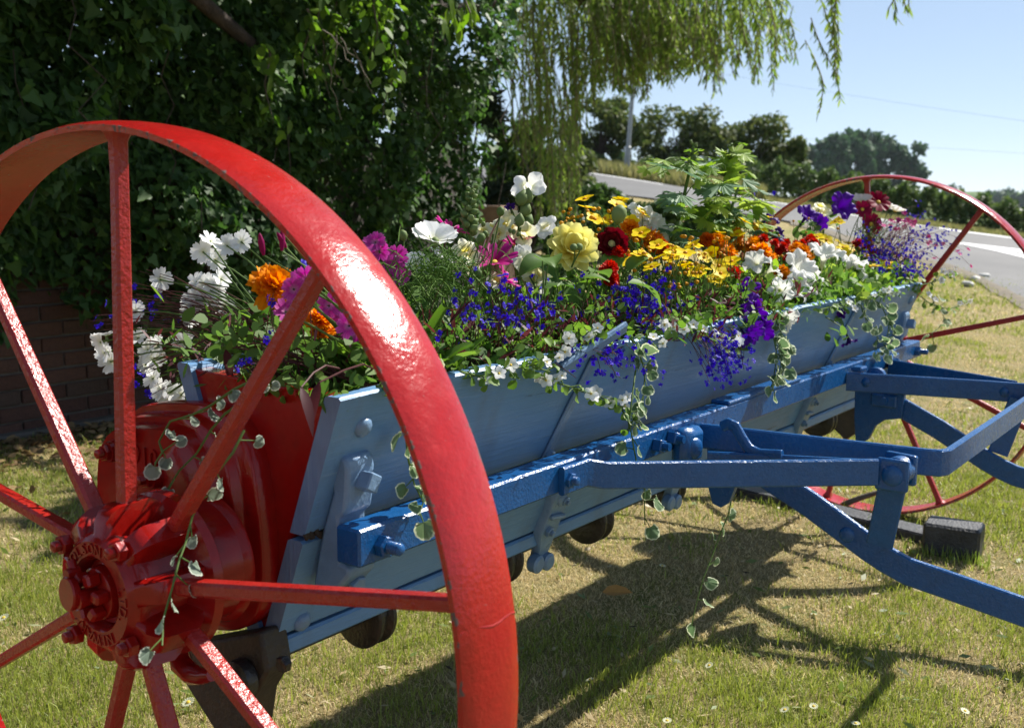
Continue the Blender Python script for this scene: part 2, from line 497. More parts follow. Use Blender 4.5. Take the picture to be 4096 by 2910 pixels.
# hub casting
X1 = (1, 0, 0)
h = MB()
V = []; F = []; n = 144
def lobe(th):
    d = ((th-R(10)) % R(40))/R(40); d = min(d, 1-d)*2          # 0 on a spoke, 1 between
    return d
rings = [(-.012, .0), (-.012, .046), (.0, .047), (.0, .0)]
prof = [(.030, .044, 0), (-.012, .0455, 0), (-.017, .050, 0), (-.017, .069, 0), (-.013, .073, 0), (-.009, .077, .0), (-.006, .094, .35), (.002, .105, .75), (.016, .112, 1), (.060, .115, 1), (.070, .110, .9), (.078, .104, .2), (.084, .112, 0), (.098, .113, 0), (.104, .106, 0), (.104, .060, 0)]
for (x, r, lo) in prof:
    for k in range(n):
        th = 2*math.pi*k/n; d = lobe(th)
        cut = max(0, min(1, (d-.42)/.16)); cut = cut*cut*(3-2*cut)
        rr = r-lo*.040*cut
        xx = x + (lo*.017*cut if x < .03 else 0)
        V.append((xx, -rr*math.cos(th), RW+rr*math.sin(th)))
for i in range(len(prof)-1):
    for k in range(n):
        k2 = (k+1) % n
        F.append((i*n+k, i*n+k2, (i+1)*n+k2, (i+1)*n+k))
h.add(V, F)
hub = h.build('hub', M['red_smooth'], wheel, 40)
for a in (72, 162, 252, 342):
    q = MB(); q.bolt(polar(a-20, .086, -.010), (-1, 0, 0), .0135, .014, .009); q.build('hub_bolt', M['red_smooth'], wheel, 30)
q = MB()     # castle nut, pin and axle end
q.lathe([(0, .040), (.004, .043), (.012, .043), (.015, .036), (.028, .034), (.030, .030)], (.012, 0, RW), (-1, 0, 0), 32)
for k in range(6):
    a = 60*k+10
    q.box(polar(a, .025, -.027), (.020, .017, .015), Matrix.Rotation(R(a), 3, 'X'), .003)
q.lathe([(0, .012), (.075, .012)], (.03, 0, RW), (-1, 0, 0), 16)
q.build('castle_nut', M['red_smooth'], wheel, 30)
q = MB(); q.lathe([(0, .015), (.004, .0215), (.012, .0225), (.014, .0205)], (-.034, .016, RW+.004), (-1, .12, .05), 28)
q.build('axle_end_cap', M['red_smooth'], wheel, 30)
q = MB(); q.cyl(polar(128, .030, -.032), polar(128, .052, -.03), .0065, 12); q.cyl(polar(128, .036, -.026), polar(128, .036, -.044), .0075, 10); q.build('split_pin', M['red_smooth'], wheel)
# raised maker's lettering round the hub
def text_mesh(body, size, depth):
    cu = bpy.data.curves.new('lettering', 'FONT'); cu.body = body; cu.size = size; cu.extrude = depth; cu.align_x = 'CENTER'; cu.align_y = 'CENTER'; cu.resolution_u = 2
    ob = bpy.data.objects.new('lettering', cu); COL.objects.link(ob)
    dg = bpy.context.evaluated_depsgraph_get(); dg.update()
    me = ob.evaluated_get(dg).to_mesh()
    V = [v.co.copy() for v in me.vertices]; F = [tuple(p.vertices) for p in me.polygons]
    ob.evaluated_get(dg).to_mesh_clear(); bpy.data.objects.remove(ob); bpy.data.curves.remove(cu)
    return V, F
q = MB(); glyph = {}
def arc_text(word, a0, step, r, x):
    for i, chx in enumerate(word):
        if chx not in glyph: glyph[chx] = text_mesh(chx, .020, .0016)
        V, F = glyph[chx]; a = a0-step*i
        rad = Vector((0, -math.cos(R(a)), math.sin(R(a)))); t = Vector((0, -math.sin(R(a)), -math.cos(R(a))))
        c = polar(a, r, x)
        q.add([c + t*v.x + rad*v.y + Vector((-1, 0, 0))*v.z for v in V], F)
arc_text('NICHOLSON', 196, 14.5, .0595, -.0175)
arc_text('LTD.', 16, 13, .0595, -.0175)
arc_text('NEWARK', -62, 14.5, .0595, -.0175)
q.build('maker_lettering', M['red_smooth'], wheel, 0)['kind'] = 'stuff'
# copy the wheel to the far end of the axle
wheel2 = wheel.copy(); COL.objects.link(wheel2); wheel2.parent = drill
wheel2['label'] = 'far wheel seen through the drawbar with thin looking red rim'
T = Matrix.Translation((2*XC, 0, RW)) @ Matrix.Rotation(math.pi, 4, 'Z') @ Matrix.Rotation(R(6), 4, 'X') @ Matrix.Translation((0, 0, -RW))
wheel2.matrix_parent_inverse = Matrix.Translation(-Vector(drill.location)); wheel2.matrix_basis = T
for ch in list(wheel.children):
    c = ch.copy(); COL.objects.link(c); c.parent = wheel2

# ---- hopper: two red end plates, planks, soil
XE0, XE1 = .236, 2*XC-.236
def fpl(z):                                     # outer face of the sloping front plank
    return -.202+(.844-z)*(.140/.376)
def bpl(z): return .140-(.844-z)*(.140/.376)
BK = Vector((0, 0, 0))
ends = []
for x0, s in ((XE0, 1), (XE1, -1)):
    q = MB()
    poly = [(x0, fpl(.842)+.030, .842), (x0, bpl(.85)-.02, .852), (x0, bpl(.46)-.02, .46), (x0, fpl(.46)+.030, .46)]
    q.prism(poly, (s*.030, 0, 0))
    e = q.build('end_plate', M['red_smooth'], drill, 30, .002); ends.append(e)
# gear case on the near end (and one on the far end)
def gear_case(mirror):
    rt = (lambda p: Vector(p)) if not mirror else (lambda p: Vector((2*XC-p[0], p[1], p[2])))
    base = [(.275, .60), (.268, .70), (.255, .745), (.23, .778), (.195, .795), (.09, .808), (.04, .810), (-.005, .797), (-.040, .762), (-.054, .70), (-.061, .64), (-.065, .585), (-.060, .535), (-.042, .50), (-.005, .478), (.04, .466), (.09, .462), (.15, .475), (.22, .515), (.26, .555)]
    cy, cz = .265, .615
    def sc(k): return [(cy+(y-cy)*k, cz+(z-cz)*k) for y, z in base]
    q = MB()
    layers = [(.236, 1.0), (.209, 1.0), (.2045, .985), (.204, .93), (.200, .915), (.190, .905), (.186, .89), (.186, .845), (.181, .83), (.168, .82), (.163, .805), (.162, .45)]
    V = []; F = []; n = len(base)
    # smooth the outline by doubling points
    for (x, k) in layers:
        P = sc(k)
        for i in range(n):
            a = P[i]; b = P[(i+1) % n]; z0 = P[i-1]
            V.append(rt((x, a[0]*.75+.125*(b[0]+z0[0]), a[1]*.75+.125*(b[1]+z0[1]))))
            V.append(rt((x, (a[0]+b[0])/2, (a[1]+b[1])/2)))
    nn = 2*n
    for i in range(len(layers)-1):
        for k in range(nn):
            k2 = (k+1) % nn
            F.append((i*nn+k, i*nn+k2, (i+1)*nn+k2, (i+1)*nn+k))
    F.append(tuple((len(layers)-1)*nn+k for k in range(nn)))
    q.add(V, F)
    g = q.build('gear_case', M['red_smooth'], drill, 50)
    # round bearing housing between hub and case
    q = MB(); q.lathe([(0, .094), (.006, .091), (.012, .086), (.060, .083), (.062, .07)], rt((.166, .0, RW)), (1 if mirror else -1, 0, 0), 64)
    q.build('bearing_housing', M['red_smooth'], g, 35)
    for (y, z) in ((.215, .725), (.24, .62), (.115, .70), (.002, .655), (.012, .54)):
        q = MB(); q.lathe([(0, .018), (.020, .016), (.0201, .012)], rt((.168, y, z)), (1 if mirror else -1, 0, 0), 18)
        q.bolt(rt((.152, y, z)), (1 if mirror else -1, 0, 0), .013, .012, .010); q.build('case_bolt', M['red_smooth'], g, 30)
    q = MB(); q.nut(rt((.162, .175, .755)), (1 if mirror else -1, 0, 0), .017, .016); q.build('case_nut', M['red_smooth'], g, 30)
    if not mirror:
        V, F = text_mesh('9910', .042, .0018)
        q = MB(); q.add([Vector((.1612, .150-v.x, .725+v.y)) - Vector((v.z, 0, 0)) for v in V], F)
        q.build('casting_number', M['red_smooth'], g, 0)['kind'] = 'stuff'
    return g
gear_case(False); gear_case(True)
# planks: front upper and lower, back, ends of the planks show their grain
PX0, PX1 = .228, 2*XC-.228
def plank(name, z0, z1, front, t=.030, x0=PX0, x1=PX1, mat=None, rough_edge=True):
    f = fpl if front else bpl; s = 1 if front else -1
    q = MB(); n = 26; V = []; F = []
    rr = random.Random(int(z0*1000)+front)
    for i in range(n+1):
        x = x0+(x1-x0)*i/n
        j0 = rr.uniform(-.0012, .0012); j1 = rr.uniform(-.0018, .0018)
        c = .004
        sec = [(f(z0+j0)+s*c, z0+j0), (f(z0+c), z0+c+j0), (f(z1-c), z1-c+j1), (f(z1)+s*c*1.6, z1+j1), (f(z1)+s*(t-c), z1+j1), (f(z1-c)+s*t, z1-c), (f(z0)+s*t, z0)]
        for (y, z) in sec: V.append((x, y, z))
    m_ = 7
    for i in range(n):
        for k in range(m_):
            k2 = (k+1) % m_
            F.append((i*m_+k, (i+1)*m_+k, (i+1)*m_+k2, i*m_+k2) if front else (i*m_+k, i*m_+k2, (i+1)*m_+k2, (i+1)*m_+k))
    q.add(V, F); q.mi = 1
    k = n*m_
    q.add([V[j] for j in range(7)], [tuple(range(7)) if front else tuple(range(7))[::-1]])
    q.add([V[k+j] for j in range(7)], [tuple(range(7))[::-1] if front else tuple(range(7))])
    return q.build(name, [mat or M['sky_blue'], M['sky_blue_end']], drill, 30)
up = plank('plank', .640, .846, True); up['label'] = 'upper front plank, pale blue with worn streaks'
lo = plank('plank', .474, .632, True); lo['label'] = 'lower front plank below the blue toolbar'
plank('plank', .56, .862, False); plank('plank', .46, .553, False)
q = MB(); q.box((XC, fpl(.458)+.012, .457), (PX1-PX0+.014, .040, .028), None, .004)
lip = q.build('lip', [M['sky_blue']], drill, 30)
q = MB(); q.box((XC, fpl(.44)+.050, .439), (PX1-PX0-.05, .05, .010), None, .002); q.build('rail', M['black_iron'], drill, 30)
q = MB(); q.box((XC, .01, .438), (XE1-XE0-.02, .08, .010)); q.build('hopper_floor', M['dark_iron'], drill, 30)
q = MB()                                       # uneven soil in the hopper
nx, ny = 60, 8; V = []; F = []
for i in range(nx+1):
    for j in range(ny+1):
        x = XE0+.03+(XE1-XE0-.06)*i/nx; y = fpl(.815)+.031+(bpl(.815)-fpl(.815)-.062)*j/ny
        V.append((x, y, .815+.012*math.sin(x*9+j)+random.uniform(-.008, .008)))
for i in range(nx):
    for j in range(ny): F.append((i*(ny+1)+j, (i+1)*(ny+1)+j, (i+1)*(ny+1)+j+1, i*(ny+1)+j+1))
q.add(V, F); q.build('soil', M['soil'], drill, 60)
pn = Vector((0, -.376, .140)).normalized(); pn = Vector((0, -.937, -.349))   # outward normal of the front plank
def on_front(x, z, off=0.0): return Vector((x, fpl(z), z)) + pn*off
for (x, z, par) in ((.288, .793, up), (.272, .487, lo), (2*XC-.288, .793, up), (2*XC-.272, .487, lo)):
    q = MB(); q.dome(on_front(x, z), pn, .0155, .010); q.build('dome_rivet', M['sky_iron'], par)
# paint gone and split at the joint of the planks
q = MB()
for k in range(7):
    x = .232+.006*k; z = .637+random.uniform(-.004, .004)
    q.box(on_front(x, z, .0), (.007, .004, random.uniform(.004, .011)), Matrix.Rotation(random.uniform(-.6, .6), 3, 'Y'))
q.build('split_wood', M['dark_iron'], up)

# ---- toolbar of square blue iron across the front
TY0, TY1, TZ0, TZ1 = -.212, -.166, .605, .659
q = MB(); q.box((XC, (TY0+TY1)/2, (TZ0+TZ1)/2), (2*XC-.248*2, TY1-TY0, TZ1-TZ0), None, .0035)
bar = q.build('toolbar', M['blue'], drill, 30)
for xx, zz, r_, st in ((.292, .628, .0165, .022), (2*XC-.292, .628, .0165, .022)):
    q = MB(); q.bolt((xx, TY0, zz), (0, -1, 0), r_, .015, st); q.build('bolt', M['blue'], bar, 30)
q = MB(); q.box((1.62, (TY0+TY1)/2-.001, TZ1+.004), (.42, .046, .010), None, .003); q.build('packing_strip', M['blue'], bar, 30)
# cast brackets that carry the toolbar (pale blue, at both ends of the hopper)
def carrier(x, s):
    q = MB()
    def P(y, z): return (x-.0275, y, z)
    poly = [(-.145, .742), (-.160, .757), (-.176, .752), (-.180, .735), (-.176, .690), (-.172, .672), (-.160, .664), (-.162, .600), (-.178, .598), (-.180, .585), (-.150, .552), (-.120, .545), (-.105, .555), (fpl(.64)+.0, .64), (fpl(.70)-.0, .70)]
    q.prism([P(y, z) for y, z in poly], (.055, 0, 0))
    b_ = q.build('toolbar_carrier', M['sky_iron'], drill, 40, .006)
    q = MB(); q.box((x+.004, -.188, .715), (.024, .026, .026), Matrix.Rotation(.5, 3, 'Y'), .002); q.build('square_bolt', M['sky_iron'], b_, 30)
    q = MB(); q.nut((x+.004, -.158, .562), (0, -1, -.3), .014, .012); q.build('nut', M['sky_iron'], b_, 30)
carrier(.288, 1); carrier(2*XC-.288, -1)
# hanging brackets on the lower plank
def hanger(x):
    q = MB(); sec = []
    outline = [(-.026, .52), (-.030, .545), (-.020, .566), (.0, .574), (.020, .566), (.030, .54), (.028, .50), (.024, .455), (.020, .42), (.006, .408), (-.012, .412), (-.018, .44), (-.032, .470), (-.034, .485)]
    poly = [on_front(x+u, z, .0) for u, z in outline]
    q.prism(poly, pn*.018, .004)
    b_ = q.build('seed_gate_bracket', M['sky_iron'], drill, 40)
    q = MB(); q.dome(on_front(x, .545, .018), pn, .014, .008); q.bolt(on_front(x+.002, .545, .02), pn, .010, .009, .006)
    q.bolt(on_front(x-.012, .482, .018), pn, .011, .009, .006); q.build('bracket_bolt', M['sky_iron'], b_, 30)
    q = MB(); q.box(on_front(x-.002, .512, .022), (.046, .012, .010), Matrix.Rotation(.12, 3, 'Y'), .003); q.build('bracket_web', M['sky_iron'], b_, 30)
    q = MB(); q.lathe([(0, .014), (.004, .018), (.020, .018), (.024, .013)], on_front(x-.022, .413, .010), (0, -1, -.1), 18)
    q.lathe([(0, .014), (.004, .018), (.020, .018), (.024, .013)], on_front(x+.016, .408, .010), (0, -1, -.1), 18); q.build('pivot_boss', M['sky_iron'], b_, 30)
for x in (.905, 1.5545-.11, 2*XC-.905): hanger(x)
# lever straps on the upper plank, one with its long handle over the rim
def strap(x, lever):
    q = MB(); q.strip([on_front(x-.035, .636, .004), on_front(x-.012, .72, .004), on_front(x+.012, .80, .004), on_front(x+.022, .842, .005)], .022, .008, up=pn)
    b_ = q.build('lever_strap', M['sky_iron'], drill, 30)
    q = MB(); q.nut(on_front(x-.032, .651, .008), pn, .012, .009); q.build('nut', M['sky_iron'], b_, 30)
    if lever:
        a = at(1290, 800, 1, -.21); c = at(1395, 730, 1, -.235)
        q = MB(); q.strip([a+(a-c)*.35, a, a*.5+c*.5, c], .011, .026, up=(0, -.5, 1), ch=.004); q.build('lever_handle', M['sky_iron'], b_, 30)
strap(.845, True); strap(2*XC-.845, False)
# ---- black discs, shaft and castings under the hopper
q = MB(); q.cyl((.20, -.01, .424), (2*XC-.2, -.01, .424), .012, 14); sh = q.build('agitator_shaft', M['black_iron'], drill)
k = 0
for x in (.47, .83, 1.165, 1.50, 1.85, 2.19, 2.53):
    q = MB()
    q.lathe([(0, .020), (0, .052), (.003, .056), (.010, .056), (.012, .050), (.016, .046), (.026, .046), (.030, .052), (.032, .056), (.039, .056), (.042, .050), (.042, .020)], (x-.02, -.004, .424), X1, 32)
    q.build('feed_disc', M['black_iron'], drill, 40)
for s in (0, 1):
    rt = (lambda p: Vector(p)) if not s else (lambda p: Vector((2*XC-p[0], p[1], p[2])))
    q = MB(); poly = [at(430, 1425, 0, .245), at(640, 1385, 0, .245), at(655, 1475, 0, .245), at(622, 1530, 0, .245), at(612, 1600, 0, .245), at(560, 1640, 0, .245), at(470, 1500, 0, .245)]
    q.prism([rt(p) for p in poly], (-.05*(1-2*s), 0, 0)); e = q.build('outlet_casting', M['dark_iron'], drill, 30, .006)
    c = at(545, 1512, 0, .19)
    q = MB(); q.lathe([(0, .026), (.004, .030), (.022, .030), (.026, .020), (.030, .020), (.032, .013)], rt(c+Vector((.005, 0, 0))), (-1+2*s, 0, 0), 24); q.build('shaft_boss', M['black_iron'], e, 35)
    for p_ in (at(640, 1478, 0, .19),):
        q = MB(); q.nut(rt(p_), (-1+2*s, 0, 0), .012, .012); q.build('nut', M['black_iron'], e, 30)
    q = MB(); q.tube([rt((.13, .02, .505)), rt((.125, .03, .475)), rt((.12, .015, .452)), rt((.115, -.015, .447)), rt((.11, -.045, .455)), rt((.11, -.065, .462))], [.012, .014, .016, .015, .012, .009], 10)
    q.build('stay_hook', M['red_smooth'], e, 60)
    q = MB(); q.cyl(rt((.0, 0, RW)), rt((.26, 0, RW)), .03, 20); q.build('axle_stub', M['red_smooth'], e)

# ---- drawbar frame of royal blue flat iron
LZ = .614
fr = MB(); up3 = (0, 0, 1)
fr.strip([(1.279, -.212, LZ), (1.333, -.664, LZ), (1.340, -.684, LZ), (1.358, -.693, LZ), (1.6, -.6925, LZ), (2.10, -.690, LZ), (2.255, -.688, LZ), (2.276, -.680, LZ), (2.279, -.655, LZ), (2.262, -.560, LZ), (2.168, -.212, LZ)], .014, .052, up3)
frame = fr.build('drawbar_hoop', M['blue'], drill, 30)
q = MB(); q.strip([(.735, -.2185, .628), (.815, -.2185, .628), (.855, -.232, .617), (1.195, -.612, .614)], .012, .050, up3); br1 = q.build('brace', M['blue'], drill, 30)
q = MB(); q.strip([(1.165, -.285, .588), (1.18, -.35, .592), (1.225, -.655, .612)], .012, .046, up3); q.build('brace', M['blue'], drill, 30)
q = MB(); q.strip([(2.600, -.2185, .622), (2.535, -.2185, .622), (2.508, -.226, .614), (2.312, -.618, .614)], .012, .050, up3); br2 = q.build('brace', M['blue'], drill, 30)
q = MB(); q.bolt((.752, TY0-.008, .628), (0, -1, 0), .014, .012, .010); q.build('bolt', M['blue'], br1, 30)
q = MB(); q.bolt((2.575, TY0-.008, .622), (0, -1, 0), .012, .012, .008); q.build('bolt', M['blue'], br2, 30)
for x, z in ((1.075, .630), (1.135, .635)):
    q = MB(); q.box((x, TY0-.010, z), (.024, .02, .024), Matrix.Rotation(.3, 3, 'Y'), .002); q.cyl((x, TY0-.018, z), (x, TY0-.034, z), .008, 12); q.build('bolt', M['blue'], bar, 30)
# clamp on the toolbar with round bolt head and the bent locking lever
c0 = at(1590, 985, 1, -.235)
q = MB(); q.box((1.185, -.228, .612), (.085, .040, .078), Matrix.Rotation(.05, 3, 'Y'), .012); cl = q.build('hoop_clamp', M['blue'], drill, 40, .004)
q = MB(); q.dome((1.178, -.248, .610), (-.25, -1, 0), .022, .010); q.build('round_bolt', M['blue'], cl)
XL = 1.19
P = [at(1612, 952, 0, XL), at(1626, 945, 0, XL), at(1642, 952, 0, XL), at(1656, 978, 0, XL), at(1672, 1002, 0, XL), at(1695, 1013, 0, XL), at(1730, 1015, 0, XL), at(1747, 1016, 0, XL)]
q = MB(); q.strip(P, .016, .022, up=(0, 0, 1), ch=.005); q.build('locking_lever', M['blue'], cl, 40, .002)
# corner block where brace, hoop and strut meet
bc = Vector((1.222, -.632, .610))
q = MB(); q.box(bc+Vector((-.016, -.004, 0)), (.012, .060, .062), Matrix.Rotation(.05, 3, 'Z'), .004)
q.lathe([(0, .020), (.004, .027), (.030, .027), (.034, .022)], bc+Vector((-.008, -.006, .004)), (1, -.12, 0), 24)
q.box(bc+Vector((.030, -.006, .004)), (.014, .062, .058), Matrix.Rotation(-.2, 3, 'Z'), .003)
blk = q.build('corner_block', M['blue'], drill, 35, .0015)
q = MB(); q.dome(bc+Vector((-.022, -.006, .0)), (-1, -.05, 0), .020, .009); q.build('round_bolt', M['blue'], blk)
def drawbar(XD, s, pts, strut, foot, zoff):
    q = MB(); q.strip([(XD+dx, y, z) for dx, y, z in pts], .016, .054, up3); d = q.build('drawbar_leg', M['blue'], drill, 30)
    q = MB(); q.strip(strut, .050, .012, up=(1, .2, 0)); q.build('strut', M['blue'], drill, 30, .0)
    q = MB(); q.dome((XD-.008, pts[3][1]+.045, pts[3][2]+.022), (-1, 0, 0), .016, .006); q.build('rivet', M['blue'], d)
    q = MB(); q.prism([(XD-.02, y, z) for y, z in foot], (.02, 0, 0), .003)
    f_ = q.build('foot_bracket', M['blue'], drill, 40, .003)
    q = MB(); y0 = sum(p[0] for p in foot)/len(foot); q.box((XD-.024, y0-.028, .565), (.010, .070, .036), None, .004); q.lathe([(0, .012), (.006, .010)], (XD-.028, y0-.03, .565), (-1, 0, 0), 12); q.build('bracket_pad', M['blue'], f_, 30)
drawbar(1.30, 1, [(0, -.235, .585), (0, -.33, .555), (0, -.45, .500), (0, -.575, .432), (0, -.610, .416), (0, -.65, .402), (0, -.72, .392), (0, -.86, .370), (0, -1.25, .308), (0, -1.9, .205)],
        [(1.235, -.632, .60), (1.275, -.600, .452)], [(-.225, .590), (-.232, .50), (-.242, .470), (-.262, .464), (-.280, .478), (-.292, .512), (-.318, .535), (-.35, .560), (-.36, .590)], 0)
drawbar(2.23, 1, [(0, -.235, .585), (0, -.33, .555), (0, -.45, .500), (0, -.575, .432), (0, -.610, .416), (0, -.65, .402), (0, -.72, .392), (0, -.86, .370), (0, -1.25, .308), (0, -1.9, .205)],
        [(2.255, -.640, .60), (2.245, -.600, .452)], [(-.222, .590), (-.225, .50), (-.232, .440), (-.245, .432), (-.268, .450), (-.285, .49), (-.31, .510), (-.355, .520), (-.36, .590)], 0)
q = MB(); q.box((1.765, -1.9, .205), (1.02, .06, .06), None, .005); q.build('hitch_beam', M['blue'], drill, 30)
q = MB(); q.dome((2.176, -.262, .616), (-1, .2, 0), .014, .008); q.dome((2.262, -.60, .614), (-1, .2, 0), .013, .007); q.build('rivet', M['blue'], frame)
q = MB(); q.box((2.20, -.235, .648), (.05, .03, .014), None, .004); q.lathe([(0, .02), (.006, .028), (.024, .028), (.03, .02)], (2.225, -.27, .622), (1, 0, 0), 20); q.build('hoop_clamp', M['blue'], drill, 35)
# ================================================================== terrain, road, lawn
# height profiles by view azimuth: display column -> [(distance, z)...]
PROF = [
    (-2600, [(0, 0), (40, 0), (1500, 0)]),
    (-900, [(0, 0), (9, 0), (30, 1.0), (80, 2), (400, 4), (1500, 6)]),
    (600, [(0, 0), (9, 0), (24, 1.3), (32, 2.0), (80, 3), (400, 5), (1500, 8)]),
    (1290, [(0, 0), (8, 0), (24, 1.28), (32, 1.89), (40, 2.3), (80, 3), (400, 3), (1500, 5)]),
    (1450, [(0, 0), (8, 0), (22.5, 1.12), (30, 1.55), (36, 1.95), (80, 2.5), (400, 0), (1500, 4)]),
    (1760, [(0, 0), (7, 0), (20, .72), (26, 1.00), (31, 1.16), (60, .8), (250, -2), (700, 0), (1500, 8)]),
    (2130, [(0, 0), (6, 0), (15, .25), (25.5, .48), (30, .56), (60, -1), (250, -8), (450, -5), (750, 8.5), (1500, 9)]),
    (2286, [(0, 0), (6, 0), (12, .13), (25, .33), (30, .40), (60, -1.5), (250, -9), (450, -6), (750, 7.5), (1500, 8)]),
    (2700, [(0, 0), (6, 0), (12, .10), (25, .25), (60, -2), (250, -10), (450, -7), (750, 5), (1500, 6)]),
    (4200, [(0, 0), (12, 0), (60, -1), (250, -6), (1500, 2)]),
    (7000, [(0, 0), (40, 0), (1500, 0)]),
]
YAWC = math.atan2(CF.y, CF.x)
def col_az(px): return math.atan((px-1143)/(FPX/1.7918))     # to the right of the view axis
_AZ = np.array([col_az(p[0]) for p in PROF])
_RS = np.concatenate([np.linspace(0, 60, 121), np.geomspace(62, 1500, 80)])
def _sm(pts):
    z = np.interp(_RS, [p[0] for p in pts], [p[1] for p in pts])
    for _ in range(3):
        z[1:-1] = .25*z[:-2]+.5*z[1:-1]+.25*z[2:]
    return z
_ZS = np.array([_sm(p[1]) for p in PROF])
def H(x, y):
    dx, dy = x-CAM.x, y-CAM.y
    r = math.hypot(dx, dy); a = YAWC-math.atan2(dy, dx)
    a = (a+math.pi) % (2*math.pi)-math.pi
    if a <= _AZ[0] or a >= _AZ[-1]: return 0.0
    k = int(np.searchsorted(_AZ, a))-1; t = (a-_AZ[k])/(_AZ[k+1]-_AZ[k]); t = t*t*(3-2*t) if k in (0, len(_AZ)-2) else t
    return float((1-t)*np.interp(r, _RS, _ZS[k])+t*np.interp(r, _RS, _ZS[k+1]))
def on_ground(px, py, lift=0.0):
    d = ray(px, py); h = math.hypot(d.x, d.y); d = d/h; t = .5
    while t < 1400:
        p = CAM+d*t
        if p.z <= H(p.x, p.y)+lift: return p
        t *= 1.004
    return CAM+d*1400
def polar_sheet(name, r0, r1, nr, na, mat, lift=0.0, a0=-math.pi, a1=math.pi, geo=True):
    V = []; F = []
    rs = np.geomspace(max(r0, .3), r1, nr) if geo else np.linspace(r0, r1, nr)
    full = a1-a0 > 6.2
    for r in rs:
        for k in range(na if full else na+1):
            a = YAWC-(a0+(a1-a0)*k/na)
            x, y = CAM.x+r*math.cos(a), CAM.y+r*math.sin(a); V.append((x, y, H(x, y)+lift))
    w_ = na if full else na+1
    for i in range(nr-1):
        for k in range(na):
            k2 = (k+1) % w_
            F.append((i*w_+k, i*w_+k2, (i+1)*w_+k2, (i+1)*w_+k))
    if r0 <= .3: F.append(tuple(range(w_))[::-1])
    return tag(bpy.data.objects.new(name, to_mesh(name, V, F, mat, 180)), kind='structure')

def lawn_mat():
    q, n, l, b = new_mat('dry_mown_lawn')
    v = coords(n, l)
    big = noise(n, l, v, .9, 5, .6); mid = noise(n, l, v, 7, 5, .7); fine = noise(n, l, v, 160, 4, .75)
    c1 = ramp(n, l, fine, [(.28, (.10, .078, .036)), (.5, (.35, .275, .13)), (.75, (.62, .52, .30))])
    c2 = ramp(n, l, fine, [(.28, (.050, .058, .014)), (.5, (.18, .195, .045)), (.75, (.36, .36, .13))])
    s = n.new('ShaderNodeMath'); s.operation = 'ADD'; l.new(big, s.inputs[0]); l.new(mid, s.inputs[1])
    f = ramp(n, l, s.outputs[0], [(.82/2, (0, 0, 0)), (1.18/2, (1, 1, 1))])
    hf = n.new('ShaderNodeMath'); hf.operation = 'MULTIPLY'; hf.inputs[1].default_value = .5; l.new(s.outputs[0], hf.inputs[0])
    f = ramp(n, l, hf.outputs[0], [(.47, (0, 0, 0)), (.62, (1, 1, 1))])
    l.new(mixc(n, l, f, c1, c2), b.inputs['Base Color'])
    b.inputs['Roughness'].default_value = .95; b.inputs['Specular IOR Level'].default_value = .15
    l.new(bump(n, l, fine, .9, .02), b.inputs['Normal'])
    return q
M['lawn'] = lawn_mat()
lawn = polar_sheet('lawn', .3, 33, 90, 220, M['lawn']); COL.objects.link(lawn)
def field_mat():
    q, n, l, b = new_mat('patchwork_fields')
    v = coords(n, l)
    vo = n.new('ShaderNodeTexVoronoi'); vo.inputs['Scale'].default_value = .009; l.new(v, vo.inputs['Vector'])
    c = ramp(n, l, vo.outputs['Color'], [(.2, (.075, .12, .035)), (.5, (.11, .17, .05)), (.8, (.16, .19, .065))])
    ve = n.new('ShaderNodeTexVoronoi'); ve.feature = 'DISTANCE_TO_EDGE'; ve.inputs['Scale'].default_value = .009; l.new(v, ve.inputs['Vector'])
    e = ramp(n, l, ve.outputs['Distance'], [(.015, (1, 1, 1)), (.03, (0, 0, 0))])
    c = mixc(n, l, e, c, (.02, .035, .015))
    f = ramp(n, l, noise(n, l, v, .6, 4), [(.3, (.8, .8, .8)), (.7, (1.15, 1.15, 1.15))])
    mm = n.new('ShaderNodeMix'); mm.data_type = 'RGBA'; mm.blend_type = 'MULTIPLY'; mm.inputs[0].default_value = 1
    l.new(c, mm.inputs[6]); l.new(f, mm.inputs[7]); l.new(mm.outputs[2], b.inputs['Base Color'])
    b.inputs['Roughness'].default_value = .95; b.inputs['Specular IOR Level'].default_value = .1
    return q
M['field'] = field_mat()
fields = polar_sheet('fields', 33, 1450, 90, 220, M['field']); COL.objects.link(fields)

# ---- road with its bell-mouth, edge lines and give-way wedge
def asphalt():
    q, n, l, b = new_mat('worn_grey_asphalt')
    v = coords(n, l)
    c = ramp(n, l, noise(n, l, v, 70, 5, .8), [(.3, (.070, .069, .069)), (.7, (.165, .162, .16))])
    g = ramp(n, l, noise(n, l, v, .5, 5, .6), [(.35, (.80, .80, .80)), (.7, (1.12, 1.11, 1.09))])
    mm = n.new('ShaderNodeMix'); mm.data_type = 'RGBA'; mm.blend_type = 'MULTIPLY'; mm.inputs[0].default_value = 1
    l.new(c, mm.inputs[6]); l.new(g, mm.inputs[7]); l.new(mm.outputs[2], b.inputs['Base Color'])
    b.inputs['Roughness'].default_value = .8; l.new(bump(n, l, noise(n, l, v, 90, 3), .5, .01), b.inputs['Normal'])
    return q
M['asphalt'] = asphalt()
def line_mat():
    q, n, l, b = new_mat('worn_white_road_paint')
    v = coords(n, l)
    f = ramp(n, l, noise(n, l, v, 9, 6, .75), [(.36, (1, 1, 1)), (.48, (0, 0, 0))])
    l.new(mixc(n, l, f, (.72, .72, .70), (.2, .195, .19)), b.inputs['Base Color']); b.inputs['Roughness'].default_value = .7
    return q
M['line'] = line_mat()
